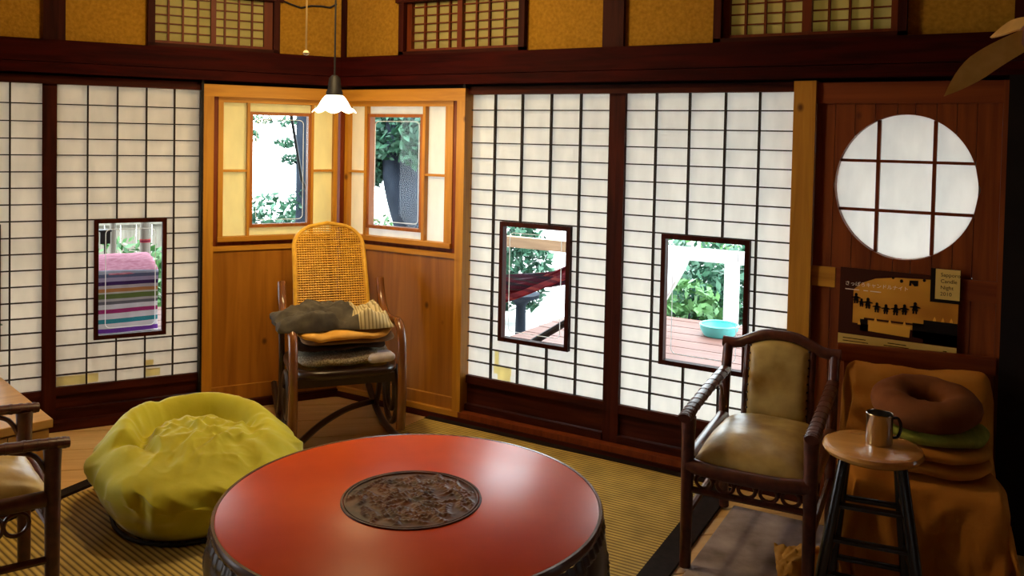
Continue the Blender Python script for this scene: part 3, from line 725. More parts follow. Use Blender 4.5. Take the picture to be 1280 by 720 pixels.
# ------------------------------------------------------------------ bean bag
def bean_bag():
    t = thing('bean_bag', 'crumpled lime green velour bean bag on the floor by the table', 'bean bag', (-2.90, 2.355, 0.013), 0)
    nu, nv = 150, 300
    P = np.zeros((nu, nv, 3))
    gs = lambda v, c, w: math.exp(-((v - c) / w) ** 2)
    rs = np.random.default_rng(14)
    creases = []                                   # short curved creases on the seat of the bag
    for _ in range(46):
        creases.append((rs.uniform(0.0, 0.52), rs.uniform(-PI, PI), rs.uniform(0, PI), rs.uniform(0.05, 0.13), rs.uniform(0.010, 0.017), rs.uniform(-5, 5), rs.uniform(0.005, 0.011)))
    cr_xy = [(a * 0.43 * math.cos(b), a * 0.43 * math.sin(b), c, d, e, f, g) for a, b, c, d, e, f, g in creases]
    for i in range(nu):
        ph = 0.80 * PI * i / (nu - 1)
        for j in range(nv):
            th = 2 * PI * j / nv
            a = (th + math.radians(41) + PI) % (2 * PI) - PI      # 0 faces the photographer, + is to the right
            R0 = 0.418 * (1 + 0.05 * math.cos(2 * a) + 0.02 * math.cos(3 * a + 1))
            rr = math.sin(ph) ** 0.85 if ph < PI / 2 else math.sin(ph) ** 0.6
            rho = rr if ph < PI / 2 else 1.0
            back = gs(abs(abs(a) - PI), 0.0, 1.5)                   # 1 at the far side
            left = gs(a, -2.2, 1.1)
            c_ = math.cos(ph)
            H0 = 0.190 + 0.120 * max(0, c_) ** 0.6
            below = 1 - (max(0.0, -c_) / 0.81) ** 1.5
            x, y = R0 * rr * math.cos(th), R0 * rr * math.sin(th)
            dz = 0.0; dr = 0.0
            if True:
                # rolled lip along the far side, deep trough inside it
                rim = max(back, left) 
                dz += rim * (0.085 * gs(rho, 0.74, 0.16) - 0.062 * gs(rho, 0.52, 0.085)) + 0.020 * gs(rho, 0.2, 0.3)
                dz -= 0.035 * (1 - rim) * gs(rho, 0.85, 0.30)
                # valley that runs from the trough down the left front
                dz -= 0.05 * gs(a, -1.35, 0.10) * gs(rho, 0.66, 0.14)
                for cx, cy, an, ln, wd, cv, dp in cr_xy:
                    dx, dy = x - cx, y - cy
                    if abs(dx) > 0.2 or abs(dy) > 0.2: continue
                    u = dx * math.cos(an) + dy * math.sin(an); v = -dx * math.sin(an) + dy * math.cos(an) + cv * u * u
                    dz += dp * 0.8 * math.exp(-(u / ln) ** 2) * (math.exp(-(v / wd) ** 2) - 0.6 * math.exp(-((v - 2.2 * wd) / (1.3 * wd)) ** 2))
                # long pulled folds from the centre towards the table side
                fold = gs(a, 0.9, 0.8) * gs(rho, 0.75, 0.25)
                dz += fold * 0.006 * math.sin(a * 15 + rho * 9)
            # hanging pleats on the side wall
            side = gs(ph, PI / 2, 0.55)
            n1 = fbm(math.cos(th) * 1.3, math.sin(th) * 1.3, 0.5, 3)
            dr += side * (0.010 * math.sin(a * 11 + 5 * n1) + 0.020 * n1)
            tuck = gs(ph, 0.66 * PI, 0.16) * (0.6 + 0.4 * math.sin(a * 17 + 3 * n1))
            dr -= 0.014 * tuck
            q = 1 + dr / R0
            wx, wy = x + 0.05 * nz(x * 6, y * 6, 7), y + 0.05 * nz(x * 6 + 9, y * 6, 3)
            rg_ = max(0.0, 1 - 2.6 * abs(nz(wx * 8.5, wy * 8.5, 1.3))) ** 1.6 + 0.5 * max(0.0, 1 - 2.6 * abs(nz(wx * 17, wy * 17, 5.3))) ** 1.6
            dz += 0.010 * rg_ * gs(rho, 0.2, 0.50)
            rs_ = max(0.0, 1 - 2.4 * abs(nz(math.cos(th) * 3.2, math.sin(th) * 3.2 + 2 * c_, 8.1))) ** 1.8
            q += 0.011 / R0 * rs_ * side
            z = (H0 + dz + 0.010 * fbm(x * 5, y * 5, 2.0, 3)) * below
            P[i, j] = (x * q, y * q, max(0.002, z))
    MB().grid(P, closev=True, flip=True).build('bag', 'green', t, True, False)
    ringp = [tuple(P[int(0.93 * nu), int(k * nv / 120)] * np.array((1.0, 1.0, 0)) + np.array((0, 0, 0.009))) for k in range(120)]
    MB().tube(ringp, 0.008, 6, closed=True).build('base_piping', 'piping', t, True)
    return t
bean_bag()

# ------------------------------------------------------------------ soft things
def cushion_mesh(w, d, h, e1=0.35, e2=0.35, wob=0.012, seed=0.0, nu=26, nv=72, tuft=0.0):
    P = np.zeros((nu, nv, 3))
    for i in range(nu):
        ph = -PI / 2 + PI * i / (nu - 1)
        for j in range(nv):
            th = 2 * PI * j / nv
            sg = lambda v, e: math.copysign(abs(v) ** e, v)
            x = w / 2 * sg(math.cos(ph), e1) * sg(math.cos(th), e2); y = d / 2 * sg(math.cos(ph), e1) * sg(math.sin(th), e2)
            z = h / 2 * sg(math.sin(ph), 0.9) 
            n_ = fbm(x * 6 + seed, y * 6 - seed, z * 4 + seed, 3)
            z += wob * n_; x += wob * 0.8 * nz(y * 7 + seed, z * 9, seed); y += wob * 0.8 * nz(x * 7, z * 9 + seed, 2)
            if tuft: z -= math.copysign(tuft, z) * math.exp(-(x * x + y * y) / 0.004)
            P[i, j] = (x, y, z + h / 2)
    return MB().grid(P, closev=True)
def soft(name, label, cat, loc, rz, w, d, h, m, group=None, **kw):
    o = cushion_mesh(w, d, h, **kw).build(name, m, None, True)
    o.location = loc; o.rotation_euler.z = rz
    return tag(o, label, cat, group)

# ------------------------------------------------------------------ bentwood rocking chair
RCZ = math.radians(52)
rc = thing('rocking_chair', 'brown bentwood rocking chair with golden cane back in the corner', 'chair', (-3.065, 3.36, 0.0), RCZ)
for sx in (-1, 1):
    x = 0.262 * sx
    sf = MB().tube(catmull([(x, -0.335, 0.10), (x, -0.36, 0.25), (x, -0.35, 0.45), (x, -0.325, 0.565), (x, -0.26, 0.615), (x, -0.13, 0.60), (x, 0.02, 0.60), (x, 0.13, 0.66), (x, 0.19, 0.765)], 8), 0.0225, 12)
    s = sf.build('side_frame', 'bent', rc, True)
    MB().tube(catmull([(x, -0.50, 0.115), (x, -0.335, 0.055), (x, -0.12, 0.022), (x, 0.10, 0.020), (x, 0.32, 0.060), (x, 0.52, 0.135)], 8), 0.018, 10).build('rocker', 'bentdark', rc, True)
    sp = []
    for k in range(70):
        a = k / 69 * 2 * PI * 1.75; r_ = 0.185 * (1 - 0.62 * k / 69)
        sp.append((x, -0.11 + r_ * math.cos(a + 2.2) * 0.9, 0.235 + r_ * math.sin(a + 2.2)))
    MB().tube(sp, 0.0155, 8).build('scroll', 'bentdark', rc, True)
    MB().tube(catmull([(x, 0.165, 0.73), (x, 0.17, 0.55), (x, 0.13, 0.36), (x, 0.16, 0.18), (x, 0.24, 0.05)], 6), 0.016, 8).build('rear_post', 'bentdark', rc, True)
# seat ring, lower stretchers
MB().tube([(0.245 * math.copysign(abs(math.cos(a)) ** 0.5, math.cos(a)), -0.08 + 0.255 * math.copysign(abs(math.sin(a)) ** 0.5, math.sin(a)), 0.395) for a in [2 * PI * k / 60 for k in range(60)]], 0.024, 10, True).build('seat_ring', 'bentdark', rc, True)
MB().box(-0.22, 0.22, -0.30, 0.15, 0.385, 0.400).build('seat', 'cane', rc)
MB().box(-0.235, 0.235, -0.318, -0.30, 0.335, 0.380).build('seat_rail', 'bentdark', rc)
MB().tube([(-0.255, 0.15, 0.25), (0.255, 0.15, 0.25)], 0.014, 8).build('stretcher', 'bent', rc, True)
MB().tube(catmull([(-0.262, -0.345, 0.050), (-0.10, -0.10, 0.075), (0.08, 0.10, 0.085), (0.262, 0.26, 0.065)], 6), 0.017, 8).build('cross_brace', 'bentdark', rc, True)
# back: rounded cane panel leaning backwards
def back_pt(x, t):                               # t: 0 seat .. 1 top
    return Vector((x, 0.10 + 0.27 * t + 0.04 * math.sin(PI * t) * -1, 0.40 + 0.655 * t))
def back_half(t):
    w = 0.198 - 0.012 * t
    if t > 0.80: w *= math.sqrt(max(0.0, 1 - ((t - 0.80) / 0.20) ** 2.4))
    return w
outl = [back_pt(-back_half(t), t) for t in np.linspace(0, 1, 40)] + [back_pt(back_half(t), t) for t in np.linspace(1, 0, 40)]
MB().tube([tuple(p) for p in outl], 0.0115, 8).build('back_frame', 'cane', rc, True)
cw = MB()
NROW = 54
for k in range(NROW):
    t = 0.01 + 0.975 * k / (NROW - 1); w = back_half(t) - 0.004
    if w < 0.02: continue
    cw.tube([back_pt(-w, t), back_pt(0, t) + Vector((0, -0.002, 0)), back_pt(w, t)], 0.0036, 4)
for k in range(29):
    x = -0.19 + 0.38 * k / 28
    if abs(k - 14) == 0: continue
    ts = [t for t in np.linspace(0, 0.995, 30) if back_half(t) > abs(x) + 0.003]
    if len(ts) > 2: cw.tube([back_pt(x, t) for t in ts], 0.0026, 4)
tag(cw.build('cane_weave', 'cane', rc), kind='stuff')

# things piled on the rocking chair (local helper: chair coordinates to world)
RCM = Matrix.Translation((-3.065, 3.36, 0)) @ Matrix.Rotation(RCZ, 4, 'Z')
def on_rc(x, y, z): return RCM @ Vector((x, y, z))
soft('folded_blanket', 'flecked grey folded blanket at the bottom of the pile on the rocking chair', 'blanket', on_rc(0, -0.10, 0.419), RCZ, 0.47, 0.44, 0.062, 'greyfleck', seed=1.0, wob=0.014)
soft('folded_cloth', 'pale lilac folded cloth tucked into the right end of the rocking chair pile', 'cloth', on_rc(0.165, -0.285, 0.432), RCZ + 0.1, 0.14, 0.10, 0.046, 'whitecloth', seed=2.0, wob=0.004, nu=12, nv=40)
soft('seat_cushion', 'thin dark umber cushion between grey blanket and ochre cushion on the rocking chair', 'cushion', on_rc(-0.02, -0.08, 0.494), RCZ, 0.46, 0.42, 0.028, 'umber', seed=3.0, wob=0.012)
soft('seat_cushion', 'taupe cushion just under the ochre cushion on the rocking chair', 'cushion', on_rc(0.03, -0.08, 0.520), RCZ - 0.05, 0.46, 0.42, 0.032, 'taupe', seed=4.0, wob=0.01)
soft('seat_cushion', 'soft ochre yellow cushion under the charcoal quilt on the rocking chair', 'cushion', on_rc(-0.01, -0.11, 0.548), RCZ + 0.06, 0.475, 0.45, 0.058, 'ochre', seed=5.0, wob=0.022)
# crumpled quilt with a crochet end
def quilt():
    t = thing('quilt', 'crumpled charcoal quilt with cream crochet end on top of the rocking chair pile', 'quilt', on_rc(-0.03, -0.10, 0.60), RCZ)
    nu, nv = 60, 90
    def surf(u, v, thick):
        x = -0.30 + 0.56 * u; y = -0.21 + 0.40 * v
        h = 0.030 + 0.035 * math.exp(-((v - 0.12) / 0.12) ** 2) + 0.048 * math.exp(-((v - 0.72) / 0.20) ** 2 - ((u - 0.42) / 0.35) ** 2)
        h += 0.044 * fbm(x * 8, y * 8, 0.3, 4) + 0.045 * math.exp(-((u - 0.93) / 0.07) ** 2 - ((v - 0.5) / 0.3) ** 2)
        h -= 0.055 * math.exp(-((u - 0.52) / 0.12) ** 2 - ((v - 0.40) / 0.12) ** 2)
        edge = min(u, 1 - u, v, 1 - v)
        h *= min(1, edge / 0.06) ** 0.5
        # left end hangs over the chair arm
        if u < 0.16: h += (0.16 - u) * 0.10
        y += 0.03 * nz(u * 3, v * 3, 4) ; x += 0.02 * nz(u * 4, v * 4, 9)
        return (x, y, max(h, 0.0) + 0.006 if thick else 0.0)
    for nm, m, u0, u1 in (('quilt_body', 'charcoal', 0.0, 0.70), ('crochet_end', 'crochet', 0.70, 1.0)):
        us = np.linspace(u0, u1, max(18, int(nu * (u1 - u0))))
        T = np.array([[surf(u, v, True) for v in np.linspace(0, 1, nv)] for u in us])
        B = T.copy(); B[..., 2] = np.minimum(B[..., 2] - 0.004, 0.004)
        mm = MB().grid(T); mm.grid(B, flip=True)
        a = len(us); n_ = a * nv
        idx = [i * nv for i in range(a)] + [(a - 1) * nv + j for j in range(1, nv)] + [i * nv + nv - 1 for i in range(a - 2, -1, -1)] + [j for j in range(nv - 2, 0, -1)]
        for p, q in zip(idx, idx[1:] + idx[:1]): mm.f.append((p, q, n_ + q, n_ + p))
        mm.build(nm, m, t, True)
    return t
quilt()

# ------------------------------------------------------------------ rattan armchairs
def armchair(name, label, loc, rz):
    t = thing(name, label, 'chair', loc, rz)
    W2, D = 0.212, 0.55                      # half width, depth; front faces -y
    for sx in (-1, 1):
        x = sx * W2
        MB().tube([(x, 0, 0.0), (x * 1.0, 0.0, 0.20), (x, 0.0, 0.39), (x, 0, 0.48), (x, 0, 0.548)], [0.021, 0.022, 0.024, 0.025, 0.028], 12).build('leg', 'rattan', t, True)
        MB().tube(catmull([(x, D + 0.05, 0.0), (x, D, 0.22), (x, D - 0.005, 0.40), (x, D + 0.012, 0.56), (x, D + 0.05, 0.70)], 5), 0.021, 12).build('rear_post', 'rattan', t, True)
        # wrapped arm: a core and bands
        core = [(x * 1.02, -0.045, 0.552), (x * 1.02, 0.06, 0.562), (x * 1.02, 0.30, 0.578), (x, D + 0.015, 0.592)]
        pts = catmull(core, 9)
        arm = MB().tube(pts, [0.0165] * len(pts), 12, flat=1.45).build('arm', 'rattan', t, True)
        bd = MB()
        for k in range(2, len(pts) - 2, 2):
            d = (pts[k + 1] - pts[k - 1]).normalized() * 0.005
            bd.tube([pts[k] - d, pts[k] + d], 0.0180, 12, flat=1.45)
        tag(bd.build('arm_wrapping', 'rattan', arm, True), kind='stuff')
        MB().tube(catmull([(x, 0.01, 0.45), (x, 0.05, 0.525), (x, 0.12, 0.552)], 6), 0.008, 8).build('arm_brace', 'rattan', t, True)
        MB().tube(catmull([(x, D - 0.02, 0.42), (x, D - 0.05, 0.525), (x, D - 0.12, 0.57)], 6), 0.008, 8).build('arm_brace', 'rattan', t, True)
        MB().tube([(x, 0.02, 0.385), (x, D - 0.01, 0.40)], 0.025, 12).build('seat_rail', 'rattan', t, True)
        MB().tube([(x, 0.0, 0.19), (x, D, 0.21)], 0.013, 8).build('stretcher', 'rattan', t, True)
        lo = MB()
        for k in range(2): lo.tube([(x, 0.10 + 0.07 * k + 0.035 * math.cos(a), 0.325 + 0.035 * math.sin(a)) for a in [2 * PI * q / 16 for q in range(16)]], 0.007, 6, True)
        tag(lo.build('side_fretwork', 'rattan', t, True), kind='stuff')
        # inner upright of the back
        MB().tube([(sx * 0.128, D + 0.00, 0.40), (sx * 0.128, D + 0.015, 0.56), (sx * 0.128, D + 0.048, 0.70)], 0.015, 10).build('inner_post', 'rattan', t, True)
    # crest rail with its arch
    MB().tube(catmull([(-W2 - 0.022, D + 0.05, 0.70), (-0.17, D + 0.05, 0.70), (-0.11, D + 0.052, 0.727), (-0.05, D + 0.054, 0.747), (0.05, D + 0.054, 0.747), (0.11, D + 0.052, 0.727), (0.17, D + 0.05, 0.70), (W2 + 0.022, D + 0.05, 0.70)], 6), 0.0225, 12).build('crest_rail', 'rattan', t, True)
    # front rail, slightly bowed, lower stretcher and fretwork rings
    MB().tube(catmull([(-W2, 0.0, 0.375), (-0.10, -0.012, 0.367), (0.10, -0.012, 0.367), (W2, 0.0, 0.375)], 6), 0.026, 12).build('front_rail', 'rattan', t, True)
    MB().tube([(-W2, 0.0, 0.285), (W2, 0.0, 0.285)], 0.013, 8).build('front_stretcher', 'rattan', t, True)
    MB().tube([(-W2, D, 0.285), (W2, D, 0.285)], 0.013, 8).build('rear_stretcher', 'rattan', t, True)
    fr_ = MB()
    for k in range(5):
        cx = -0.15 + 0.075 * k
        fr_.tube([(cx + 0.030 * math.cos(a), 0.0, 0.322 + 0.026 * math.sin(a)) for a in [2 * PI * q / 16 for q in range(16)]], 0.007, 6, True)
    tag(fr_.build('front_fretwork', 'rattan', t, True), kind='stuff')
    # upholstery
    nu, nv = 28, 28; P = np.zeros((nu, nv, 3))
    for i in range(nu):
        for j in range(nv):
            u, v = i / (nu - 1), j / (nv - 1)
            x = (-1 + 2 * u) * (W2 - 0.018); y = 0.0 + v * (D - 0.02)
            e = max(0, (1 - (2 * u - 1) ** 4)) * max(0, (1 - (2 * v - 1) ** 4))
            P[i, j] = (x, y, 0.392 + 0.075 * e ** 0.6 + 0.006 * fbm(x * 9, y * 9, 1.7, 3))
    sm = MB().grid(P, flip=True); B = P.copy(); B[..., 2] = 0.372; sm.grid(B)
    idx = [i * nv for i in range(nu)] + [(nu - 1) * nv + j for j in range(1, nv)] + [i * nv + nv - 1 for i in range(nu - 2, -1, -1)] + [j for j in range(nv - 2, 0, -1)]
    for p, q in zip(idx, idx[1:] + idx[:1]): sm.f.append((p, q, nu * nv + q, nu * nv + p))
    sm.build('seat', 'leather', t, True)
    nu, nv = 24, 30; P = np.zeros((nu, nv, 3)); B = np.zeros((nu, nv, 3))
    for i in range(nu):
        for j in range(nv):
            u, v = i / (nu - 1), j / (nv - 1)
            x = (-1 + 2 * u) * 0.118
            top = 0.700 + 0.030 * math.cos(PI / 2 * (2 * u - 1)) ** 0.8
            z = 0.41 + v * (top - 0.41)
            yb = D + (z - 0.40) * 0.05 + max(0, z - 0.52) * 0.16
            e = max(0, (1 - (2 * u - 1) ** 6)) * max(0, (1 - (2 * v - 1) ** 6))
            P[i, j] = (x, yb - 0.010 - 0.022 * e ** 0.6, z); B[i, j] = (x, yb + 0.006, z)
    bm_ = MB().grid(P); bm_.grid(B, flip=True)
    idx = [i * nv for i in range(nu)] + [(nu - 1) * nv + j for j in range(1, nv)] + [i * nv + nv - 1 for i in range(nu - 2, -1, -1)] + [j for j in range(nv - 2, 0, -1)]
    for p, q in zip(idx, idx[1:] + idx[:1]): bm_.f.append((p, q, nu * nv + q, nu * nv + p))
    bk = bm_.build('backrest', 'leather', t, True)
    st = MB()
    for k in range(9):
        for sx in (-1, 1):
            z = 0.45 + 0.25 * k / 8; y = D + (z - 0.40) * 0.05 + max(0, z - 0.52) * 0.16 - 0.012
            st.lathe([(0.0055, -0.003), (0.004, 0.003), (0.0, 0.004)], 8, (sx * 0.117, y, z))
    for k in range(7):
        x = -0.10 + 0.20 * k / 6; z = 0.692 + 0.030 * math.cos(PI / 2 * x / 0.118) ** 0.8
        st.lathe([(0.0055, -0.003), (0.004, 0.003), (0.0, 0.004)], 8, (x, D + 0.04, z))
    tag(st.build('nail_heads', 'stud', bk), kind='stuff')
    return t
ac = armchair('rattan_armchair', 'dark rattan armchair with tan hide seat facing the room by the right wall screens', (-0.820, 3.00, 0.014), math.radians(4))
lc = copy_tree(ac)
lc['label'] = 'dark rattan armchair seen from the side beside the pale bench'
lc.location = (-2.80, 1.63, 0.013); lc.rotation_euler.z = math.radians(161)

# ------------------------------------------------------------------ draped lounge chair with its cushions
LCX, LCY, LRZ = -0.272, 3.23, math.radians(11)
LM = Matrix.Translation((LCX, LCY, 0.0)) @ Matrix.Rotation(LRZ, 4, 'Z')
def on_lc(x, y, z): return LM @ Vector((x, y, z))
lo = thing('lounge_chair', 'low lounge chair hidden under an orange throw below the poster', 'chair', (LCX, LCY, 0.014), LRZ)
MB().box(-0.22, 0.22, 0.02, 0.50, 0.27, 0.365, 0.02).build('seat', 'brownc', lo)
MB().box(-0.21, 0.21, 0.44, 0.50, 0.35, 0.62, 0.02).build('backrest', 'brownc', lo)
for x in (-0.2, 0.2):
    for y in (0.05, 0.47): MB().box(x - 0.022, x + 0.022, y - 0.022, y + 0.022, 0.0, 0.28).build('leg', 'dark', lo)
for x in (-0.245, 0.245): MB().box(x - 0.018, x + 0.018, 0.535, 0.57, 0.0, 0.70).build('rear_post', 'plank', lo)
MB().box(-0.29, 0.29, 0.53, 0.572, 0.655, 0.725, 0.008).build('top_rail', 'plankx', lo)
for k in range(5): MB().box(-0.19 + 0.09 * k, -0.16 + 0.09 * k, 0.54, 0.565, 0.36, 0.66).build('slat', 'plank', lo)
def throw():
    t = thing('throw_blanket', 'orange cotton throw draped over the low lounge chair down to the floor', 'blanket', (LCX, LCY, 0.014), LRZ)
    prof = catmull([(0, 0.515, 0.40), (0, 0.525, 0.58), (0, 0.50, 0.665), (0, 0.44, 0.66), (0, 0.405, 0.56), (0, 0.37, 0.43), (0, 0.30, 0.392), (0, 0.15, 0.394), (0, 0.03, 0.39), (0, -0.025, 0.355), (0, -0.045, 0.22), (0, -0.05, 0.07), (0, -0.055, 0.02), (0, -0.065, 0.012)], 12)
    nu, nv = len(prof), 150
    W, Sd = 0.215, 0.40
    P = np.zeros((nu, nv, 3))
    for i in range(nu):
        pr = prof[i]; fr0 = i / (nu - 1)
        for j in range(nv):
            v = (-1 + 2 * j / (nv - 1)) * (W + Sd)
            if abs(v) <= W: x = v; z = pr.z; ov = 0
            else:
                ov = abs(v) - W; a = min(ov / 0.05, PI / 2)
                x = math.copysign(W + 0.028 * math.sin(a) + 0.02 * max(0, ov - 0.08), v); z = pr.z - 0.032 * (1 - math.cos(a)) - max(0, ov - 0.078)
            y = pr.y
            if z < 0.012:
                sp = 0.012 - z; z = 0.006 + 0.010 * abs(nz(v * 9, fr0 * 20, 2)); x += math.copysign(sp * 0.12, v) if ov else 0
            fold = fbm(v * 7, fr0 * 3.0, 2.2, 3)
            drop = max(0.0, min(1.0, (fr0 - 0.66) / 0.12))
            y -= drop * (0.055 * fold + 0.026 * math.sin(v * 22 + 5 * fr0) + 0.030 * max(0, math.sin(v * 17 - 26 * fr0 + 2)) ** 3) 
            tt = max(0.0, (fr0 - 0.70) / 0.30)
            y -= drop * 0.050 * max(0.0, math.sin(2 * PI * (3.2 * v + 1.5 * tt))) ** 2 * max(0.0, min(1.0, (v + 0.05) / 0.1))
            if ov: x += 0.025 * math.sin(fr0 * 34 + 1) * min(1, ov / 0.15) * math.copysign(1, v)
            z += (0.010 * fold) * (1 - drop) + 0.018 * drop * nz(v * 5, fr0 * 12, 1)
            P[i, j] = (x, y, max(z, 0.004))
    o = MB().grid(P).build('drape', 'throw', t, True, False)
    md_ = o.modifiers.new('thick', 'SOLIDIFY'); md_.thickness = 0.006; md_.offset = 1
    return t
throw()
cushg = None
soft('floor_cushion', 'flat orange cushion at the bottom of the lounge chair stack', 'cushion', on_lc(0.02, 0.20, 0.415), LRZ, 0.40, 0.38, 0.055, 'throw', seed=7.0, e1=0.4, e2=0.8)
soft('floor_cushion', 'flat orange cushion under the green one on the lounge chair', 'cushion', on_lc(0.02, 0.19, 0.468), LRZ, 0.39, 0.37, 0.050, 'throw', seed=8.0, e1=0.4, e2=0.8)
soft('floor_cushion', 'olive green round cushion beneath the brown ring cushion', 'cushion', on_lc(0.04, 0.19, 0.514), LRZ, 0.35, 0.33, 0.062, 'greenc', seed=9.0, e1=0.5, e2=1.0)
rg = MB()
P = np.zeros((40, 18, 3))
for i in range(40):
    a = 2 * PI * i / 40
    for j in range(18):
        b = 2 * PI * j / 18; r_ = 0.115 + 0.066 * math.cos(b)
        P[i, j] = (r_ * math.cos(a) * 1.02, r_ * math.sin(a), 0.052 + 0.052 * math.sin(b) + 0.006 * fbm(math.cos(a) * 3, math.sin(a) * 3, b, 2))
o = rg.grid(P, closeu=True, closev=True).build('ring_cushion', 'brownc', None, True)
o.location = on_lc(0.008, 0.20, 0.578); o.rotation_euler = (math.radians(9), 0, LRZ)
tag(o, 'brown ring cushion with a hole, topmost on the draped lounge chair', 'cushion')
# loose yellow cloth on the rug
P = np.zeros((26, 30, 3))
for i in range(26):
    for j in range(30):
        u, v = i / 25 - 0.5, j / 29 - 0.5
        P[i, j] = (u * 0.21, v * 0.24, 0.004 + max(0, 0.055 * math.cos(PI * u) * math.cos(PI * v) + 0.030 * fbm(u * 5, v * 5, 3.3, 3)))
o = MB().grid(P).build('cloth', 'ochre', None, True, False)
o.location = (-0.66, 3.23, 0.014); o.rotation_euler.z = 0.3
o.modifiers.new('thick', 'SOLIDIFY').thickness = 0.004
tag(o, 'crumpled yellow cloth lying on the rug beside the armchair leg', 'cloth')

# ------------------------------------------------------------------ stool with steel mug
st = thing('bar_stool', 'tall stool with round varnished seat and splayed black legs', 'stool', (-0.405, 2.93, 0.014), 0.15)
SZ = 0.590
MB().lathe([(0.05, SZ - 0.034), (0.132, SZ - 0.034), (0.146, SZ - 0.026), (0.151, SZ - 0.015), (0.147, SZ - 0.005), (0.136, SZ), (0.0, SZ)], 72, cap=False).build('seat', 'stooltop', st, True)
foot = {}
for ix in (-1, 1):
    for iy in (-1, 1):
        fx_ = (0.082, 0.168) if iy < 0 else (0.076, 0.125)
        a = Vector((fx_[0] * ix, 0.080 * iy, SZ - 0.03)); b = Vector((fx_[1] * ix, (0.155 if iy < 0 else 0.115) * iy, 0.0)); foot[(ix, iy)] = (a, b)
        MB().tube([a, a.lerp(b, 0.5), b], [0.0165, 0.0185, 0.0165], 12).build('leg', 'blackgloss', st, True)
def leg_at(k, z): a, b = foot[k]; return a.lerp(b, (a.z - z) / (a.z - b.z))
for (k1, k2, zs) in (((-1, -1), (1, -1), (0.417, 0.313, 0.207)), ((-1, 1), (1, 1), (0.37, 0.16)), ((-1, -1), (-1, 1), (0.40, 0.24)), ((1, -1), (1, 1), (0.40, 0.24))):
    for z in zs: MB().tube([leg_at(k1, z), leg_at(k2, z)], 0.0105, 10).build('rung', 'blackgloss', st, True)
mg = thing('mug', 'brushed steel mug standing on the round stool seat', 'mug', (-0.390, 2.95, 0.014 + SZ + 0.0005), 0.7)
mg.scale = (0.94, 0.94, 0.87)
MB().lathe([(0.0, 0.002), (0.040, 0.0), (0.0425, 0.004), (0.0425, 0.108), (0.044, 0.111), (0.0425, 0.113), (0.040, 0.111), (0.039, 0.010), (0.0, 0.008)], 40, cap=False).build('cup', 'steel', mg, True)
MB().tube(catmull([(0.041, -0.008, 0.095), (0.062, -0.010, 0.092), (0.072, -0.012, 0.060), (0.062, -0.010, 0.026), (0.041, -0.008, 0.022)], 6), 0.0055, 8).build('handle', 'blackgloss', mg, True)

# ------------------------------------------------------------------ pale bench at the left
bn = thing('bench', 'pale pine box bench against the left paper screens', 'bench', (-3.41, 2.05, -0.0), math.radians(-15))
# local: -x runs to the wall, -y towards the photographer; the boarded front faces +x
BH = 0.36
MB().box(-0.80, 0.0, -0.95, 0.0, BH - 0.035, BH, 0.004).build('top', 'bench', bn)
MB().box(-0.79, -0.022, -0.93, -0.012, 0.0, BH - 0.036).build('carcass', 'bench', bn)
for k in range(6): MB().box(-0.020, -0.006, -0.015 - 0.152 * (k + 1) + 0.004, -0.015 - 0.152 * k, 0.03, BH - 0.042).build('front_board', 'bench', bn)
# houseplant on the bench, only a leaf reaches into the picture
pl = thing('potted_plant', 'small green leafy houseplant standing on the pale bench', 'plant', (-4.20, 2.12, BH + 0.0005))
MB().lathe([(0.05, 0.0), (0.062, 0.0), (0.072, 0.09), (0.066, 0.09), (0.058, 0.075), (0.0, 0.075)], 24, cap=False).build('pot', 'bench', pl, True)
lf = MB()
for k in range(16):
    a = 2 * PI * k / 16 + 0.3 * (k % 3); r1 = 0.09 + 0.05 * (k % 3) / 2; h1 = 0.10 + 0.09 * ((k * 7) % 5) / 4
    c, s_ = math.cos(a), math.sin(a); w_ = 0.020
    pts = []
    for q in range(6):
        t_ = q / 5; rr = r1 * t_; z = 0.075 + h1 * math.sin(t_ * 1.9) ; ww = w_ * math.sin(PI * min(1, 0.1 + t_ * 0.9)) + 0.001
        pts.append([(c * rr - s_ * ww, s_ * rr + c * ww, z), (c * rr, s_ * rr, z - 0.006), (c * rr + s_ * ww, s_ * rr - c * ww, z)])
    lf.grid(np.array(pts))
tag(lf.build('leaves', 'leaf', pl, True, False), kind='stuff')

# ------------------------------------------------------------------ lamps, cords, fan
def light(name, loc, power, color, radius):
    l = bpy.data.lights.new(name, 'POINT'); l.energy = power; l.color = color; l.shadow_soft_size = radius
    o = bpy.data.objects.new(name, l); COL.objects.link(o); o.location = loc
    return o
PX, PY, PZ = -2.985, 3.23, 1.655
pd = thing('pendant_lamp', 'lit white scalloped glass pendant lamp on a black cord in the corner', 'lamp', (PX, PY, PZ))
nu, nv = 20, 96; P = np.zeros((nu, nv, 3))
for i in range(nu):
    t = i / (nu - 1)
    r = float(np.interp(t, [0, 0.08, 0.25, 0.5, 0.7, 0.82, 0.92, 1.0], [0.036, 0.046, 0.056, 0.068, 0.076, 0.083, 0.094, 0.104]))
    for j in range(nv):
        a = 2 * PI * j / nv; sc = abs(math.cos(4 * a))
        rr = r * (1 + 0.05 * t * sc); z = 0.092 - 0.078 * t ** 1.05 - 0.016 * t ** 4 * (sc - 0.4)
        P[i, j] = (rr * math.cos(a), rr * math.sin(a), z)
sh = MB().grid(P, closev=True, flip=True).build('shade', 'shade', pd, True, False)
sh.modifiers.new('thick', 'SOLIDIFY').thickness = 0.003
MB().lathe([(0.041, 0.090), (0.041, 0.105), (0.034, 0.120), (0.028, 0.175), (0.012, 0.19), (0.0, 0.19)], 28, cap=False).build('socket_cap', 'cord', pd, True)
MB().tube([(0, 0, 0.185), (0, 0, Z_TOP - PZ)], 0.0045, 8).build('cord', 'cord', pd, True)
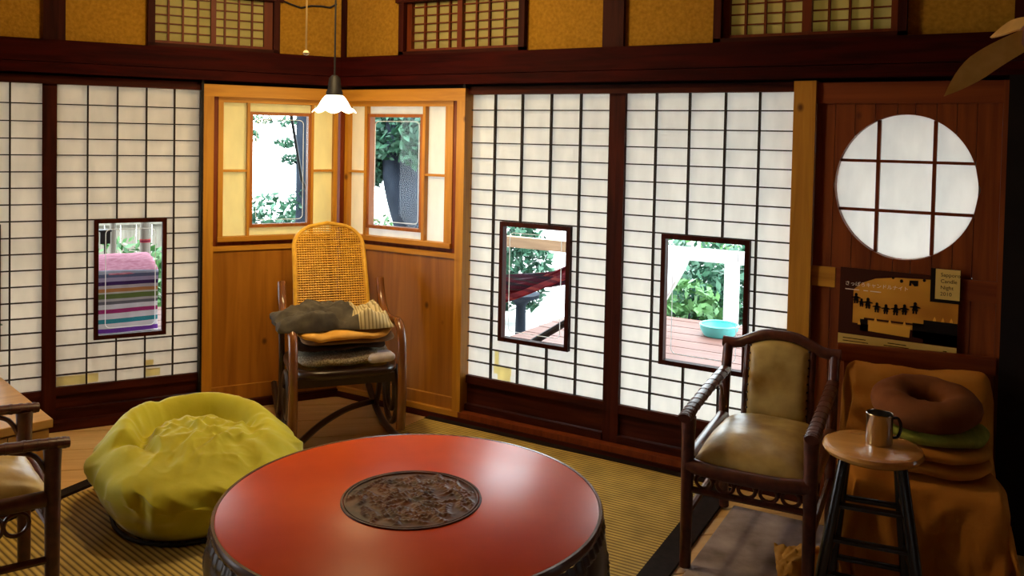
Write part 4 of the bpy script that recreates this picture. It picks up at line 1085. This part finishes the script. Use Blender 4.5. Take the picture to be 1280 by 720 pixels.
MB().lathe([(0.0, 0.038), (0.018, 0.045), (0.024, 0.065), (0.016, 0.09), (0.012, 0.104), (0.0, 0.104)], 20, cap=False).build('bulb', 'shade', pd, True)
light('pendant_light', (PX, PY, PZ - 0.01), PENDANT_LAMP_W, (1.0, 0.74, 0.34), 0.05)

cx, cy = -2.60, 2.64
cp = thing('ceiling_lamp', 'round flush ceiling lamp with ivory pull cord ending in a bead', 'lamp', (cx, cy, Z_TOP))
MB().lathe([(0.0, 0.0), (0.20, 0.0), (0.21, -0.02), (0.20, -0.05), (0.12, -0.075), (0.0, -0.08)], 48, cap=False).build('shade', 'shade', cp, True)
MB().tube([(0, 0, -0.07), (0.001, 0, -0.40), (0, 0, 1.898 - Z_TOP)], 0.0035, 8).build('pull_cord', 'pull', cp, True)
MB().lathe([(0.0, 0.012), (0.008, 0.010), (0.0135, 0.0), (0.011, -0.007), (0.0, -0.010)], 20, (0, 0, 1.888 - Z_TOP), cap=False).build('bead', 'bead', cp, True)
light('ceiling_light', (cx, cy, Z_TOP - 0.14), CEILING_LAMP_W, (1.0, 0.75, 0.36), 0.14)

o = MB().tube([L.pt(s_, -0.012, z_) for s_, z_ in ((0.37, 2.31), (0.30, 2.286), (0.24, 2.270), (0.18, 2.286), (0.12, 2.290), (0.07, 2.286), (0.03, 2.31))], 0.0055, 8).build('wire', 'cord', None, True)
tag(o, 'thin dark wire sagging across the ochre plaster above the corner window', 'wire')

fx, fy, fz = -0.035, 2.62, 1.845
fn = thing('ceiling_fan', 'hanging fan with pale pointed wooden blades at the upper right', 'fan', (fx + 0.05, fy, fz), 0.0)
MB().lathe([(0.0, -0.06), (0.035, -0.055), (0.055, -0.02), (0.055, 0.02), (0.03, 0.05), (0.012, 0.07), (0.0, 0.07)], 28, cap=False).build('hub', 'fanhub', fn, True)
MB().tube([(0, 0, 0.06), (0, 0, Z_TOP - fz)], 0.011, 10).build('down_rod', 'fanhub', fn, True)
def blade(p0, p1, w0, w1, nrm):
    p0, p1 = Vector(p0), Vector(p1); d = (p1 - p0); ln = d.length; d.normalize()
    n_ = (Vector(nrm) - d * Vector(nrm).dot(d)).normalized(); s_ = d.cross(n_)
    top, bot = [], []
    for q in range(15):
        t = q / 14; w = w0 + (w1 - w0) * math.sin(min(1, t * 1.6) * PI / 2) if t < 0.55 else w1 * (1 - ((t - 0.55) / 0.45) ** 1.7)
        bend = 0.012 * math.sin(t * PI)
        c = p0 + d * (ln * t) + s_ * bend
        top.append([c + s_ * w * 0.55 + n_ * 0.003, c - s_ * w * 0.45 + n_ * 0.003]); bot.append([c + s_ * w * 0.55 - n_ * 0.003, c - s_ * w * 0.45 - n_ * 0.003])
    ring_ = np.array([[a[0], a[1], b[1], b[0]] for a, b in zip(top, bot)])
    m = MB().grid(ring_, closev=True); return m
vw = Vector((-0.05, -1.0, -0.1))
blade((-0.02, -0.02, 0.0), (-0.225, -0.03, -0.155), 0.050, 0.066, vw).build('blade', 'fan', fn)
blade((-0.03, 0.0, 0.035), (-0.125, 0.10, 0.012), 0.035, 0.042, (0, -1, 0.5)).build('blade', 'fan', fn)
blade((0.02, -0.02, 0.0), (0.24, -0.03, -0.10), 0.050, 0.066, vw).build('blade', 'fan', fn)
blade((0.02, 0.0, 0.03), (0.17, 0.10, 0.05), 0.045, 0.06, (0, -1, 0.5)).build('blade', 'fan', fn)

# ------------------------------------------------------------------ poster and card
pr = R.root('poster', 2.806, -0.010, 0.70, label='amber candle poster with paper doll silhouettes pinned to the red boards', cat='poster')
# slightly out of level: drops to the right as it hangs
PW, PH = 0.448, 0.335
pm = pr.matrix_world @ Matrix.Rotation(math.radians(-2.6), 4, 'Y') if False else pr.matrix_world
MB().box(0, PW, -0.0015, 0.0, 0.0, PH).build('sheet', 'poster', pr)
def pbox(name, m, x0, x1, z0, z1, y=-0.0022): return MB().box(x0, x1, y, -0.0014, z0, z1).build(name, m, pr)
def pshape(name, m, polys, y=-0.0026):
    b = MB()
    for p in polys: b.prism(p, y, -0.0014)
    return tag(b.build(name, m, pr), kind='stuff' if len(polys) > 1 else None)
pbox('cream_strip', 'posterpale', 0.0, PW, 0.0, 0.055)
pbox('maroon_band', 'postermaroon', 0.0, PW, 0.055, 0.105)
pbox('dark_margin', 'postermaroon', 0.0, 0.055, 0.105, PH, -0.0020)
pshape('dark_corner', 'postermaroon', [[(0.055, PH), (0.055, 0.245), (0.085, 0.275), (0.14, 0.300), (0.22, 0.312), (0.36, 0.318), (PW, 0.312), (PW, PH)]], -0.0021)
pbox('dark_block', 'posterdark', 0.325, PW, 0.058, 0.152)
pbox('dark_block', 'posterdark', 0.285, 0.325, 0.075, 0.135)
pbox('dark_block', 'posterdark', 0.085, 0.115, 0.075, 0.125)
pbox('ledge_line', 'postermaroon', 0.10, 0.33, 0.124, 0.132)
pshape('candle_glow', 'flame', [[(0.118, 0.078), (0.275, 0.072), (0.278, 0.118), (0.118, 0.121)]])
fl_ = []
for x, z in ((0.145, 0.121), (0.20, 0.119), (0.255, 0.119), (0.365, 0.152), (0.395, 0.152), (0.425, 0.153), (0.082, 0.10)):
    fl_.append([(x - 0.006, z), (x + 0.006, z), (x + 0.004, z + 0.010), (x, z + 0.018), (x - 0.004, z + 0.010)])
pshape('candle_flames', 'flame', fl_, -0.0028)
dolls = []
for k, (x, z, s_) in enumerate(((0.066, 0.188, 1.0), (0.088, 0.176, 0.8), (0.113, 0.171, 1.05), (0.148, 0.160, 0.95), (0.183, 0.157, 0.95), (0.220, 0.157, 1.05), (0.253, 0.163, 1.0), (0.292, 0.172, 1.1))):
    h = 0.044 * s_
    dolls.append([(x + 0.0062 * s_ * math.cos(a), z + h * 0.84 + 0.0068 * s_ * math.sin(a)) for a in [2 * PI * q / 10 for q in range(10)]])
    dolls.append([(x - 0.0105 * s_, z + h * 0.24), (x + 0.0105 * s_, z + h * 0.24), (x + 0.0058 * s_, z + h * 0.72), (x - 0.0058 * s_, z + h * 0.72)])
    dolls.append([(x - 0.008 * s_, z), (x - 0.0025 * s_, z), (x - 0.001, z + h * 0.28), (x - 0.0075 * s_, z + h * 0.28)])
    dolls.append([(x + 0.0025 * s_, z), (x + 0.008 * s_, z), (x + 0.0075 * s_, z + h * 0.28), (x + 0.001, z + h * 0.28)])
    dolls.append([(x - 0.018 * s_, z + h * 0.50), (x + 0.018 * s_, z + h * 0.50), (x + 0.018 * s_, z + h * 0.58), (x, z + h * 0.70), (x - 0.018 * s_, z + h * 0.58)])
pshape('doll_silhouettes', 'posterdark', dolls, -0.003)
pshape('cut_shapes', 'posterdark', [[(0.206 + 0.006 * math.cos(a), 0.310 + 0.006 * math.sin(a)) for a in [PI / 3 * q for q in range(6)]], [(0.238 + 0.007 * math.cos(a), 0.300 + 0.008 * math.sin(a)) for a in [PI / 3 * q for q in range(6)]],
    [(0.266, 0.284), (0.274, 0.284), (0.276, 0.296), (0.286, 0.284), (0.300, 0.286), (0.300, 0.308), (0.268, 0.306)], [(0.322 + 0.006 * math.cos(a), 0.312 + 0.007 * math.sin(a)) for a in [PI / 3 * q for q in range(6)]]])
up_ = Matrix.Rotation(PI / 2, 4, 'X')
text_mesh('title_lettering', 'さっぽろキャンドルナイト', 0.0205, 'posterlight', pr, Matrix.Translation((0.020, -0.0032, 0.262)) @ up_)
pshape('caption_lines', 'posterlight', [[(0.022 + a, 0.243), (0.022 + b, 0.243), (0.022 + b, 0.2465), (0.022 + a, 0.2465)] for a, b in ((0, 0.055), (0.072, 0.09), (0.098, 0.14))])
pshape('small_print', 'postermaroon', [[(x0, z0), (x1, z0), (x1, z0 + 0.0035), (x0, z0 + 0.0035)] for x0, x1, z0 in ((0.195, 0.265, 0.037), (0.180, 0.275, 0.026), (0.19, 0.26, 0.016), (0.02, 0.11, 0.036), (0.02, 0.12, 0.024), (0.33, 0.36, 0.026), (0.40, 0.414, 0.034), (0.40, 0.416, 0.02), (0.425, 0.437, 0.028))])
pr.matrix_world = pr.matrix_world @ Matrix.Translation((PW / 2, 0, PH / 2)) @ Matrix.Rotation(math.radians(0.4), 4, 'Y') @ Matrix.Translation((-PW / 2, 0, -PH / 2))
cd = R.root('card', 3.170, -0.0055, 0.943, label='yellow lettered card with dark backing at the poster upper right corner', cat='card')
MB().box(-0.018, 0.090, -0.001, 0.003, -0.014, 0.122).build('backing', 'posterdark', cd)
MB().box(0.0, 0.088, -0.0035, -0.001, 0.0, 0.121).build('sheet', 'posterpale', cd)
for k, wd in enumerate(('Sapporo', 'Candle', 'Night', '2010')):
    text_mesh('lettering', wd, 0.021, 'postermaroon', cd, Matrix.Translation((0.018, -0.0042, 0.092 - 0.0255 * k)) @ up_)

# ------------------------------------------------------------------ outside: eaves, deck, garden
tag(MB().box(-14, 14, -6, 30, -0.46, -0.42).build('ground', 'gravel'), kind='structure')
def veranda(Wl, nm, s0, s1, depth, roof_d, zr):
    d_ = Wl.root(nm, 0, -0.14, -0.05, kind='structure')
    n_ = int((depth) / 0.115)
    for k in range(n_): Wl.box(d_, 'deck_board', 'deck', s0, s1, -0.145 - 0.115 * (k + 1) + 0.006, -0.145 - 0.115 * k, -0.05, -0.02 - 0.002 * (k % 2))
    Wl.box(d_, 'joist', 'dark', s0, s1, -0.145 - depth, -0.15, -0.42, -0.055)
    r_ = Wl.root('roof_' + nm.split('_')[-1], 0, 0, 0, kind='structure')
    z_out = 1.76  # unseen eave, its low outer edge shaped to shade the screen tops
    m = MB(); a_, b_ = sorted((Wl.k * (s0 - 0.6), Wl.k * s1))
    pts = [(0.125, zr), (roof_d, z_out), (roof_d, z_out + 0.06), (0.125, zr + 0.06)]
    m.v = [(a_, y, z) for y, z in pts] + [(b_, y, z) for y, z in pts]
    m.f = [(0, 1, 2, 3), (7, 6, 5, 4)] + [(k, 4 + k, 4 + (k + 1) % 4, (k + 1) % 4) for k in range(4)]
    m.build('shading_eave', 'dark', r_)
    return d_
veranda(R, 'deck_right', 0.0, 5.6, 3.4, 1.95, 2.44)
veranda(L, 'deck_left', 0.0, 5.2, 3.2, 3.05, 2.42)

def leaf_cloud(name_, m, parent, centres, n, size, seed):
    r_ = np.random.default_rng(seed); b = MB()
    for k in range(n):
        c = centres[k % len(centres)]
        v = r_.normal(size=3); v /= np.linalg.norm(v); v *= r_.uniform(0.3, 1) ** 0.5
        p = np.array(c[:3]) + v * np.array(c[3:6])
        a = r_.normal(size=3); a /= np.linalg.norm(a); q = np.cross(a, r_.normal(size=3)); q /= np.linalg.norm(q)
        s_ = size * r_.uniform(0.6, 1.3); i = len(b.v)
        b.v += [tuple(p - a * s_), tuple(p + q * s_ * 0.45), tuple(p + a * s_), tuple(p - q * s_ * 0.45)]
        b.f.append((i, i + 1, i + 2, i + 3))
    return tag(b.build(name_, m, parent, False, False), kind='stuff')
def tree(name, label, loc, trunk, rad, clouds, n, size, seed, leafm, group=None, cat='tree'):
    t = thing(name, label, cat, loc, 0, group)
    tp = catmull(trunk, 6)
    MB().tube(tp, [rad * (1 - 0.45 * k / (len(tp) - 1)) for k in range(len(tp))], 12).build('trunk', 'bark', t, True)
    leaf_cloud('foliage', leafm, t, clouds, n, size, seed)
    return t

# railings at the deck edge
rl = R.root('deck_railing', 1.3, -3.28, 0.0, label='white painted railing with square posts at the edge of the deck', cat='railing')
R.box(rl, 'top_rail', 'white', 0.62, 2.3, -3.33, -3.23, 0.535, 0.635)
for s_ in (0.66, 1.37, 2.24): R.box(rl, 'post', 'white', s_ - 0.05, s_ + 0.05, -3.33, -3.23, -0.0199, 0.535)
tl = R.root('deck_railing', -0.5, -3.28, 0.0, label='tan wooden rail crossing behind the crimson hammock', cat='railing')
R.box(tl, 'top_rail', 'tanbeam', -1.15, 0.55, -3.33, -3.25, 0.495, 0.595)
for s_ in (-1.1, 0.5): R.box(tl, 'post', 'tanbeam', s_ - 0.04, s_ + 0.04, -3.33, -3.25, -0.42, 0.495)
# white cloth over the railing
wc = R.root('white_cloth', 0.9, -3.2, 0.0, label='white cloth hanging over the railing beside the deck plants', cat='cloth')
P = np.zeros((24, 20, 3))
for i in range(24):
    for j in range(20):
        u, v = i / 23, j / 19
        wdt = 0.25 * (1 - u) ** 1.6 + 0.06 + 0.03 * math.sin(u * 5)
        P[i, j] = (-0.12 + v * wdt, -0.055 - 0.03 - 0.018 * math.sin(v * 11 + u * 3), 0.66 - 0.68 * u)
o = MB().grid(P).build('hanging', 'white', wc, True, False); o.location = (0, 0.0, 0)
o.modifiers.new('thick', 'SOLIDIFY').thickness = 0.006
# turquoise basin
tq = thing('basin', 'turquoise plastic basin lying on the outdoor deck boards', 'basin', (-2.13, 6.84, -0.0195))
MB().lathe([(0.0, 0.0), (0.12, 0.0), (0.15, 0.05), (0.155, 0.085), (0.145, 0.085), (0.138, 0.05), (0.11, 0.012), (0.0, 0.012)], 40, cap=False).build('bowl', 'turq', tq, True)
MB().tube([(0.15 * math.cos(a), 0.15 * math.sin(a), 0.086) for a in [2 * PI * k / 40 for k in range(40)]], 0.009, 8, True).build('rim', 'turq', tq, True)

# crimson hammock slung outside the right screens
hm = thing('hammock', 'crimson hammock slung across outside the first right hand screen', 'hammock', tuple(R.pt(0.9, -0.85, 0.0)))
B0 = R.pt(0.9, -0.85, 0.0)
def hp(s_, d_, z_): return R.pt(s_, d_, z_) - B0
def band(name, m, a, b, w0, w1, sag, twist):
    P = np.zeros((40, 14, 3))
    for i in range(40):
        t = i / 39
        for j in range(14):
            v = j / 13 - 0.5
            w = w0 + (w1 - w0) * t + 0.015 * math.sin(PI * t)
            p = hp(a[0] + (b[0] - a[0]) * t, a[1] + (b[1] - a[1]) * t + 0.10 * math.cos(v * 2.6 + twist * t), a[2] + (b[2] - a[2]) * t - sag * math.sin(PI * t) + w * v + 0.012 * math.sin(v * 20 + t * 9))
            P[i, j] = p
    o = MB().grid(P).build(name, m, hm, True, False)
    o.modifiers.new('thick', 'SOLIDIFY').thickness = 0.008
band('cloth_body', 'plum', (-0.6, -0.88, 0.50), (1.32, -0.92, 0.76), 0.085, 0.05, 0.055, 1.2)
band('cloth_edge', 'red', (-0.6, -0.74, 0.32), (1.32, -0.80, 0.87), 0.045, 0.085, 0.15, 3.0)
MB().tube([hp(-0.6, -0.82, 0.44), hp(-1.2, -0.9, 1.2), hp(-1.5, -1.0, 2.03)], 0.012, 8).build('rope', 'cord', hm, True)
MB().tube([hp(1.30, -0.84, 0.85), hp(1.45, -0.9, 1.4), hp(1.6, -1.0, 2.03)], 0.012, 8).build('rope', 'cord', hm, True)
MB().tube([hp(0.72, -0.95, 0.20), hp(1.05, -0.95, 0.42), hp(1.4, -0.95, 0.70)], 0.022, 8).build('strap', 'cord', hm, True)

# striped daybed outside the left screens
db = L.root('daybed', 1.25, -1.25, 0.0, label='outdoor daybed with rainbow striped cover outside the left screens', cat='daybed')
k_ = L.k; S, D, _z = POS[db.name]
L.box(db, 'base', 'dark', 0.90, 2.2, -1.98, -1.32, -0.02, 0.54)
def dgrid(fn, nu, nv, name, m):
    P = np.zeros((nu, nv, 3))
    for i in range(nu):
        for j in range(nv):
            s_, d_, z_ = fn(i / (nu - 1), j / (nv - 1)); P[i, j] = (k_ * (s_ - S), -(d_ - D), z_)
    o = MB().grid(P).build(name, m, db, True, False); o.modifiers.new('thick', 'SOLIDIFY').thickness = 0.012
    return o
dgrid(lambda u, v: (0.86 + 1.4 * u, -1.20 - 0.02 * math.sin(u * 9 + v * 4) - 0.05 * math.sin(PI * v), 0.625 - 0.62 * v - 0.035 * u + 0.03 * math.sin(u * 2.6) * (1 - v)), 40, 40, 'striped_cover', 'hammock')
dgrid(lambda u, v: (0.86 + 1.4 * u, -1.21 - 0.80 * v, 0.618 - 0.02 * u + 0.02 * v + 0.03 * math.sin(v * PI) + 0.01 * nz(u * 9, v * 6, 3)), 40, 24, 'pink_top', 'pink')

# fence, posts and a lantern box on the left
fe = L.root('garden_fence', 1.0, -5.4, -0.42, label='grey upright board fence beyond the left deck', cat='fence')
for k in range(28):
    s_ = 0.0 + 0.16 * k
    L.box(fe, 'fence_board', 'fence', s_, s_ + 0.156, -5.42, -5.40, -0.42, 1.0 + 0.01 * (k % 3))
L.box(fe, 'rail', 'fence', 0.0, 4.4, -5.40, -5.36, 0.50, 0.57); L.box(fe, 'rail', 'fence', 0.0, 4.4, -5.40, -5.36, -0.2, -0.13)
pb = L.root('deck_post', 0.765, -3.1, -0.02, label='thick pale deck post with reddish band near the striped daybed', cat='post')
cpt = MB().tube([(0, 0, 0.001), (0, 0, 1.2), (0, 0, 1.76)], 0.042, 16); cpt.build('shaft', 'fence', pb, True)
MB().tube([(0, 0, 0.60), (0, 0, 0.63)], 0.0445, 16).build('band', 'red', pb, True)
pb2 = L.root('deck_post', 1.018, -3.1, -0.02, label='slim pale deck post beside the dark lantern box', cat='post')
MB().tube([(0, 0, 0.001), (0, 0, 1.2), (0, 0, 1.76)], 0.026, 16).build('shaft', 'fence', pb2, True)
lb = L.root('lantern_box', 1.085, -2.95, 0.5, label='dark square lantern box on a stem by the slim deck post', cat='lantern')
L.box(lb, 'box', 'black', 1.05, 1.125, -2.99, -2.91, 0.60, 0.70); L.box(lb, 'stem', 'black', 1.077, 1.095, -2.96, -2.94, -0.019, 0.60); L.box(lb, 'cap', 'black', 1.04, 1.135, -3.0, -2.90, 0.70, 0.715)

# planting
def shrub(label, p, r, n, size, seed, m, group=None):
    t = thing('shrub', label, 'shrub', (p[0], p[1], -0.42), 0, group)
    for q in range(4):
        a = q * 1.7
        MB().tube([(0, 0, 0), (0.15 * r[0] * math.cos(a), 0.15 * r[1] * math.sin(a), (p[2] + 0.42) * 0.6), (0.5 * r[0] * math.cos(a), 0.5 * r[1] * math.sin(a), p[2] + 0.42)], [0.02, 0.014, 0.006], 6).build('stem', 'bark', t, True)
    leaf_cloud('foliage', m, t, [(0, 0, p[2] + 0.42, *r), (r[0] * 0.5, 0.1, p[2] + 0.30, r[0] * 0.7, r[1] * 0.7, r[2] * 0.8), (-r[0] * 0.5, -0.1, p[2] + 0.30, r[0] * 0.7, r[1] * 0.7, r[2] * 0.8)], n, size, seed)
    return t
shrub('green leafy bushes in front of the grey board fence', (-7.45, 5.1, 0.10), (0.62, 0.75, 0.42), 1800, 0.055, 21, 'leaf')
shrub('low dark shrub standing behind the tan wooden rail', (-4.75, 7.75, 0.30), (0.42, 0.40, 0.60), 2200, 0.05, 22, 'leafd')
shrub('bright green plants at the far edge of the reddish deck', (-2.72, 7.75, -0.02), (0.34, 0.25, 0.30), 700, 0.055, 23, 'leaf')
shrub('dense dark hedge shrub behind the white railing', (-2.75, 8.7, 0.12), (0.85, 0.5, 0.50), 3600, 0.055, 24, 'leafd')
shrub('leafy bush rising above the white railing top', (-3.2, 10.3, 0.35), (1.3, 0.6, 0.34), 900, 0.06, 25, 'leaf')
tree('evergreen_tree', 'dense dark evergreen filling the background behind the leaning trunk', (-6.9, 9.2, -0.42), [(0, 0, 0), (0, 0, 1.2), (0.05, 0, 2.6)], 0.12,
     [(0, 0, 2.15, 1.0, 0.9, 0.55), (0.5, 0.3, 2.1, 0.6, 0.6, 0.55), (-0.5, -0.2, 2.2, 0.6, 0.6, 0.5), (0.5, 0.2, 1.5, 0.35, 0.4, 0.4)], 4200, 0.085, 33, 'leafd')
shrub('misty bush low in the left corner window', (-7.5, 7.15, 0.42), (0.55, 0.50, 0.45), 2000, 0.05, 26, 'leafd')
shrub('bright low bush at the foot of the leaning trunk', (-6.75, 8.0, 0.42), (0.50, 0.40, 0.16), 600, 0.045, 27, 'leaf')
tree('garden_tree', 'thick leaning dark tree trunk with dense green crown in the right corner window', (-5.36, 7.22, -0.42),
     [(0, 0, 0), (-0.06, -0.03, 0.8), (-0.20, -0.12, 1.35), (-0.27, -0.14, 1.7), (-0.27, -0.10, 2.2), (-0.2, -0.05, 2.9)], 0.25,
     [(-0.32, 0.25, 2.25, 0.55, 0.5, 0.55), (-0.55, -0.10, 1.85, 0.28, 0.25, 0.32), (0.05, 0.4, 2.1, 0.4, 0.4, 0.5), (-0.45, 0.45, 1.75, 0.3, 0.3, 0.3), (-0.3, -0.35, 2.0, 0.45, 0.25, 0.30), (-0.58, -0.25, 1.68, 0.22, 0.22, 0.26), (0.12, -0.35, 1.95, 0.22, 0.2, 0.32), (-0.3, 0.0, 2.9, 0.8, 0.8, 0.4)], 6400, 0.055, 31, 'leafd')
tree('pine_tree', 'slim pine with sparse dark twigs against white sky in the left corner window', (-6.335, 6.39, -0.42),
     [(0, 0, 0), (0.01, 0.0, 1.2), (-0.01, 0.0, 2.0), (0.0, 0.0, 3.2)], 0.075,
     [(-0.10, -0.10, 2.08, 0.12, 0.12, 0.05), (-0.28, -0.26, 2.10, 0.12, 0.12, 0.04), (-0.36, -0.34, 1.93, 0.08, 0.08, 0.06), (-0.12, -0.12, 1.86, 0.10, 0.10, 0.05), (-0.08, -0.08, 1.70, 0.09, 0.09, 0.05), (0, 0, 1.3, 0.09, 0.09, 0.25), (0, 0, 2.9, 0.28, 0.28, 0.3)], 420, 0.035, 32, 'leafd')
bb = thing('bird_bath', 'dark stone basin on a stem in the bright garden below the hammock', 'basin', (-4.0, 6.85, -0.42))
MB().lathe([(0.10, 0.0), (0.05, 0.05), (0.045, 0.42), (0.08, 0.46), (0.17, 0.50), (0.175, 0.53), (0.0, 0.51)], 32, cap=False).build('stone', 'bark', bb, True)
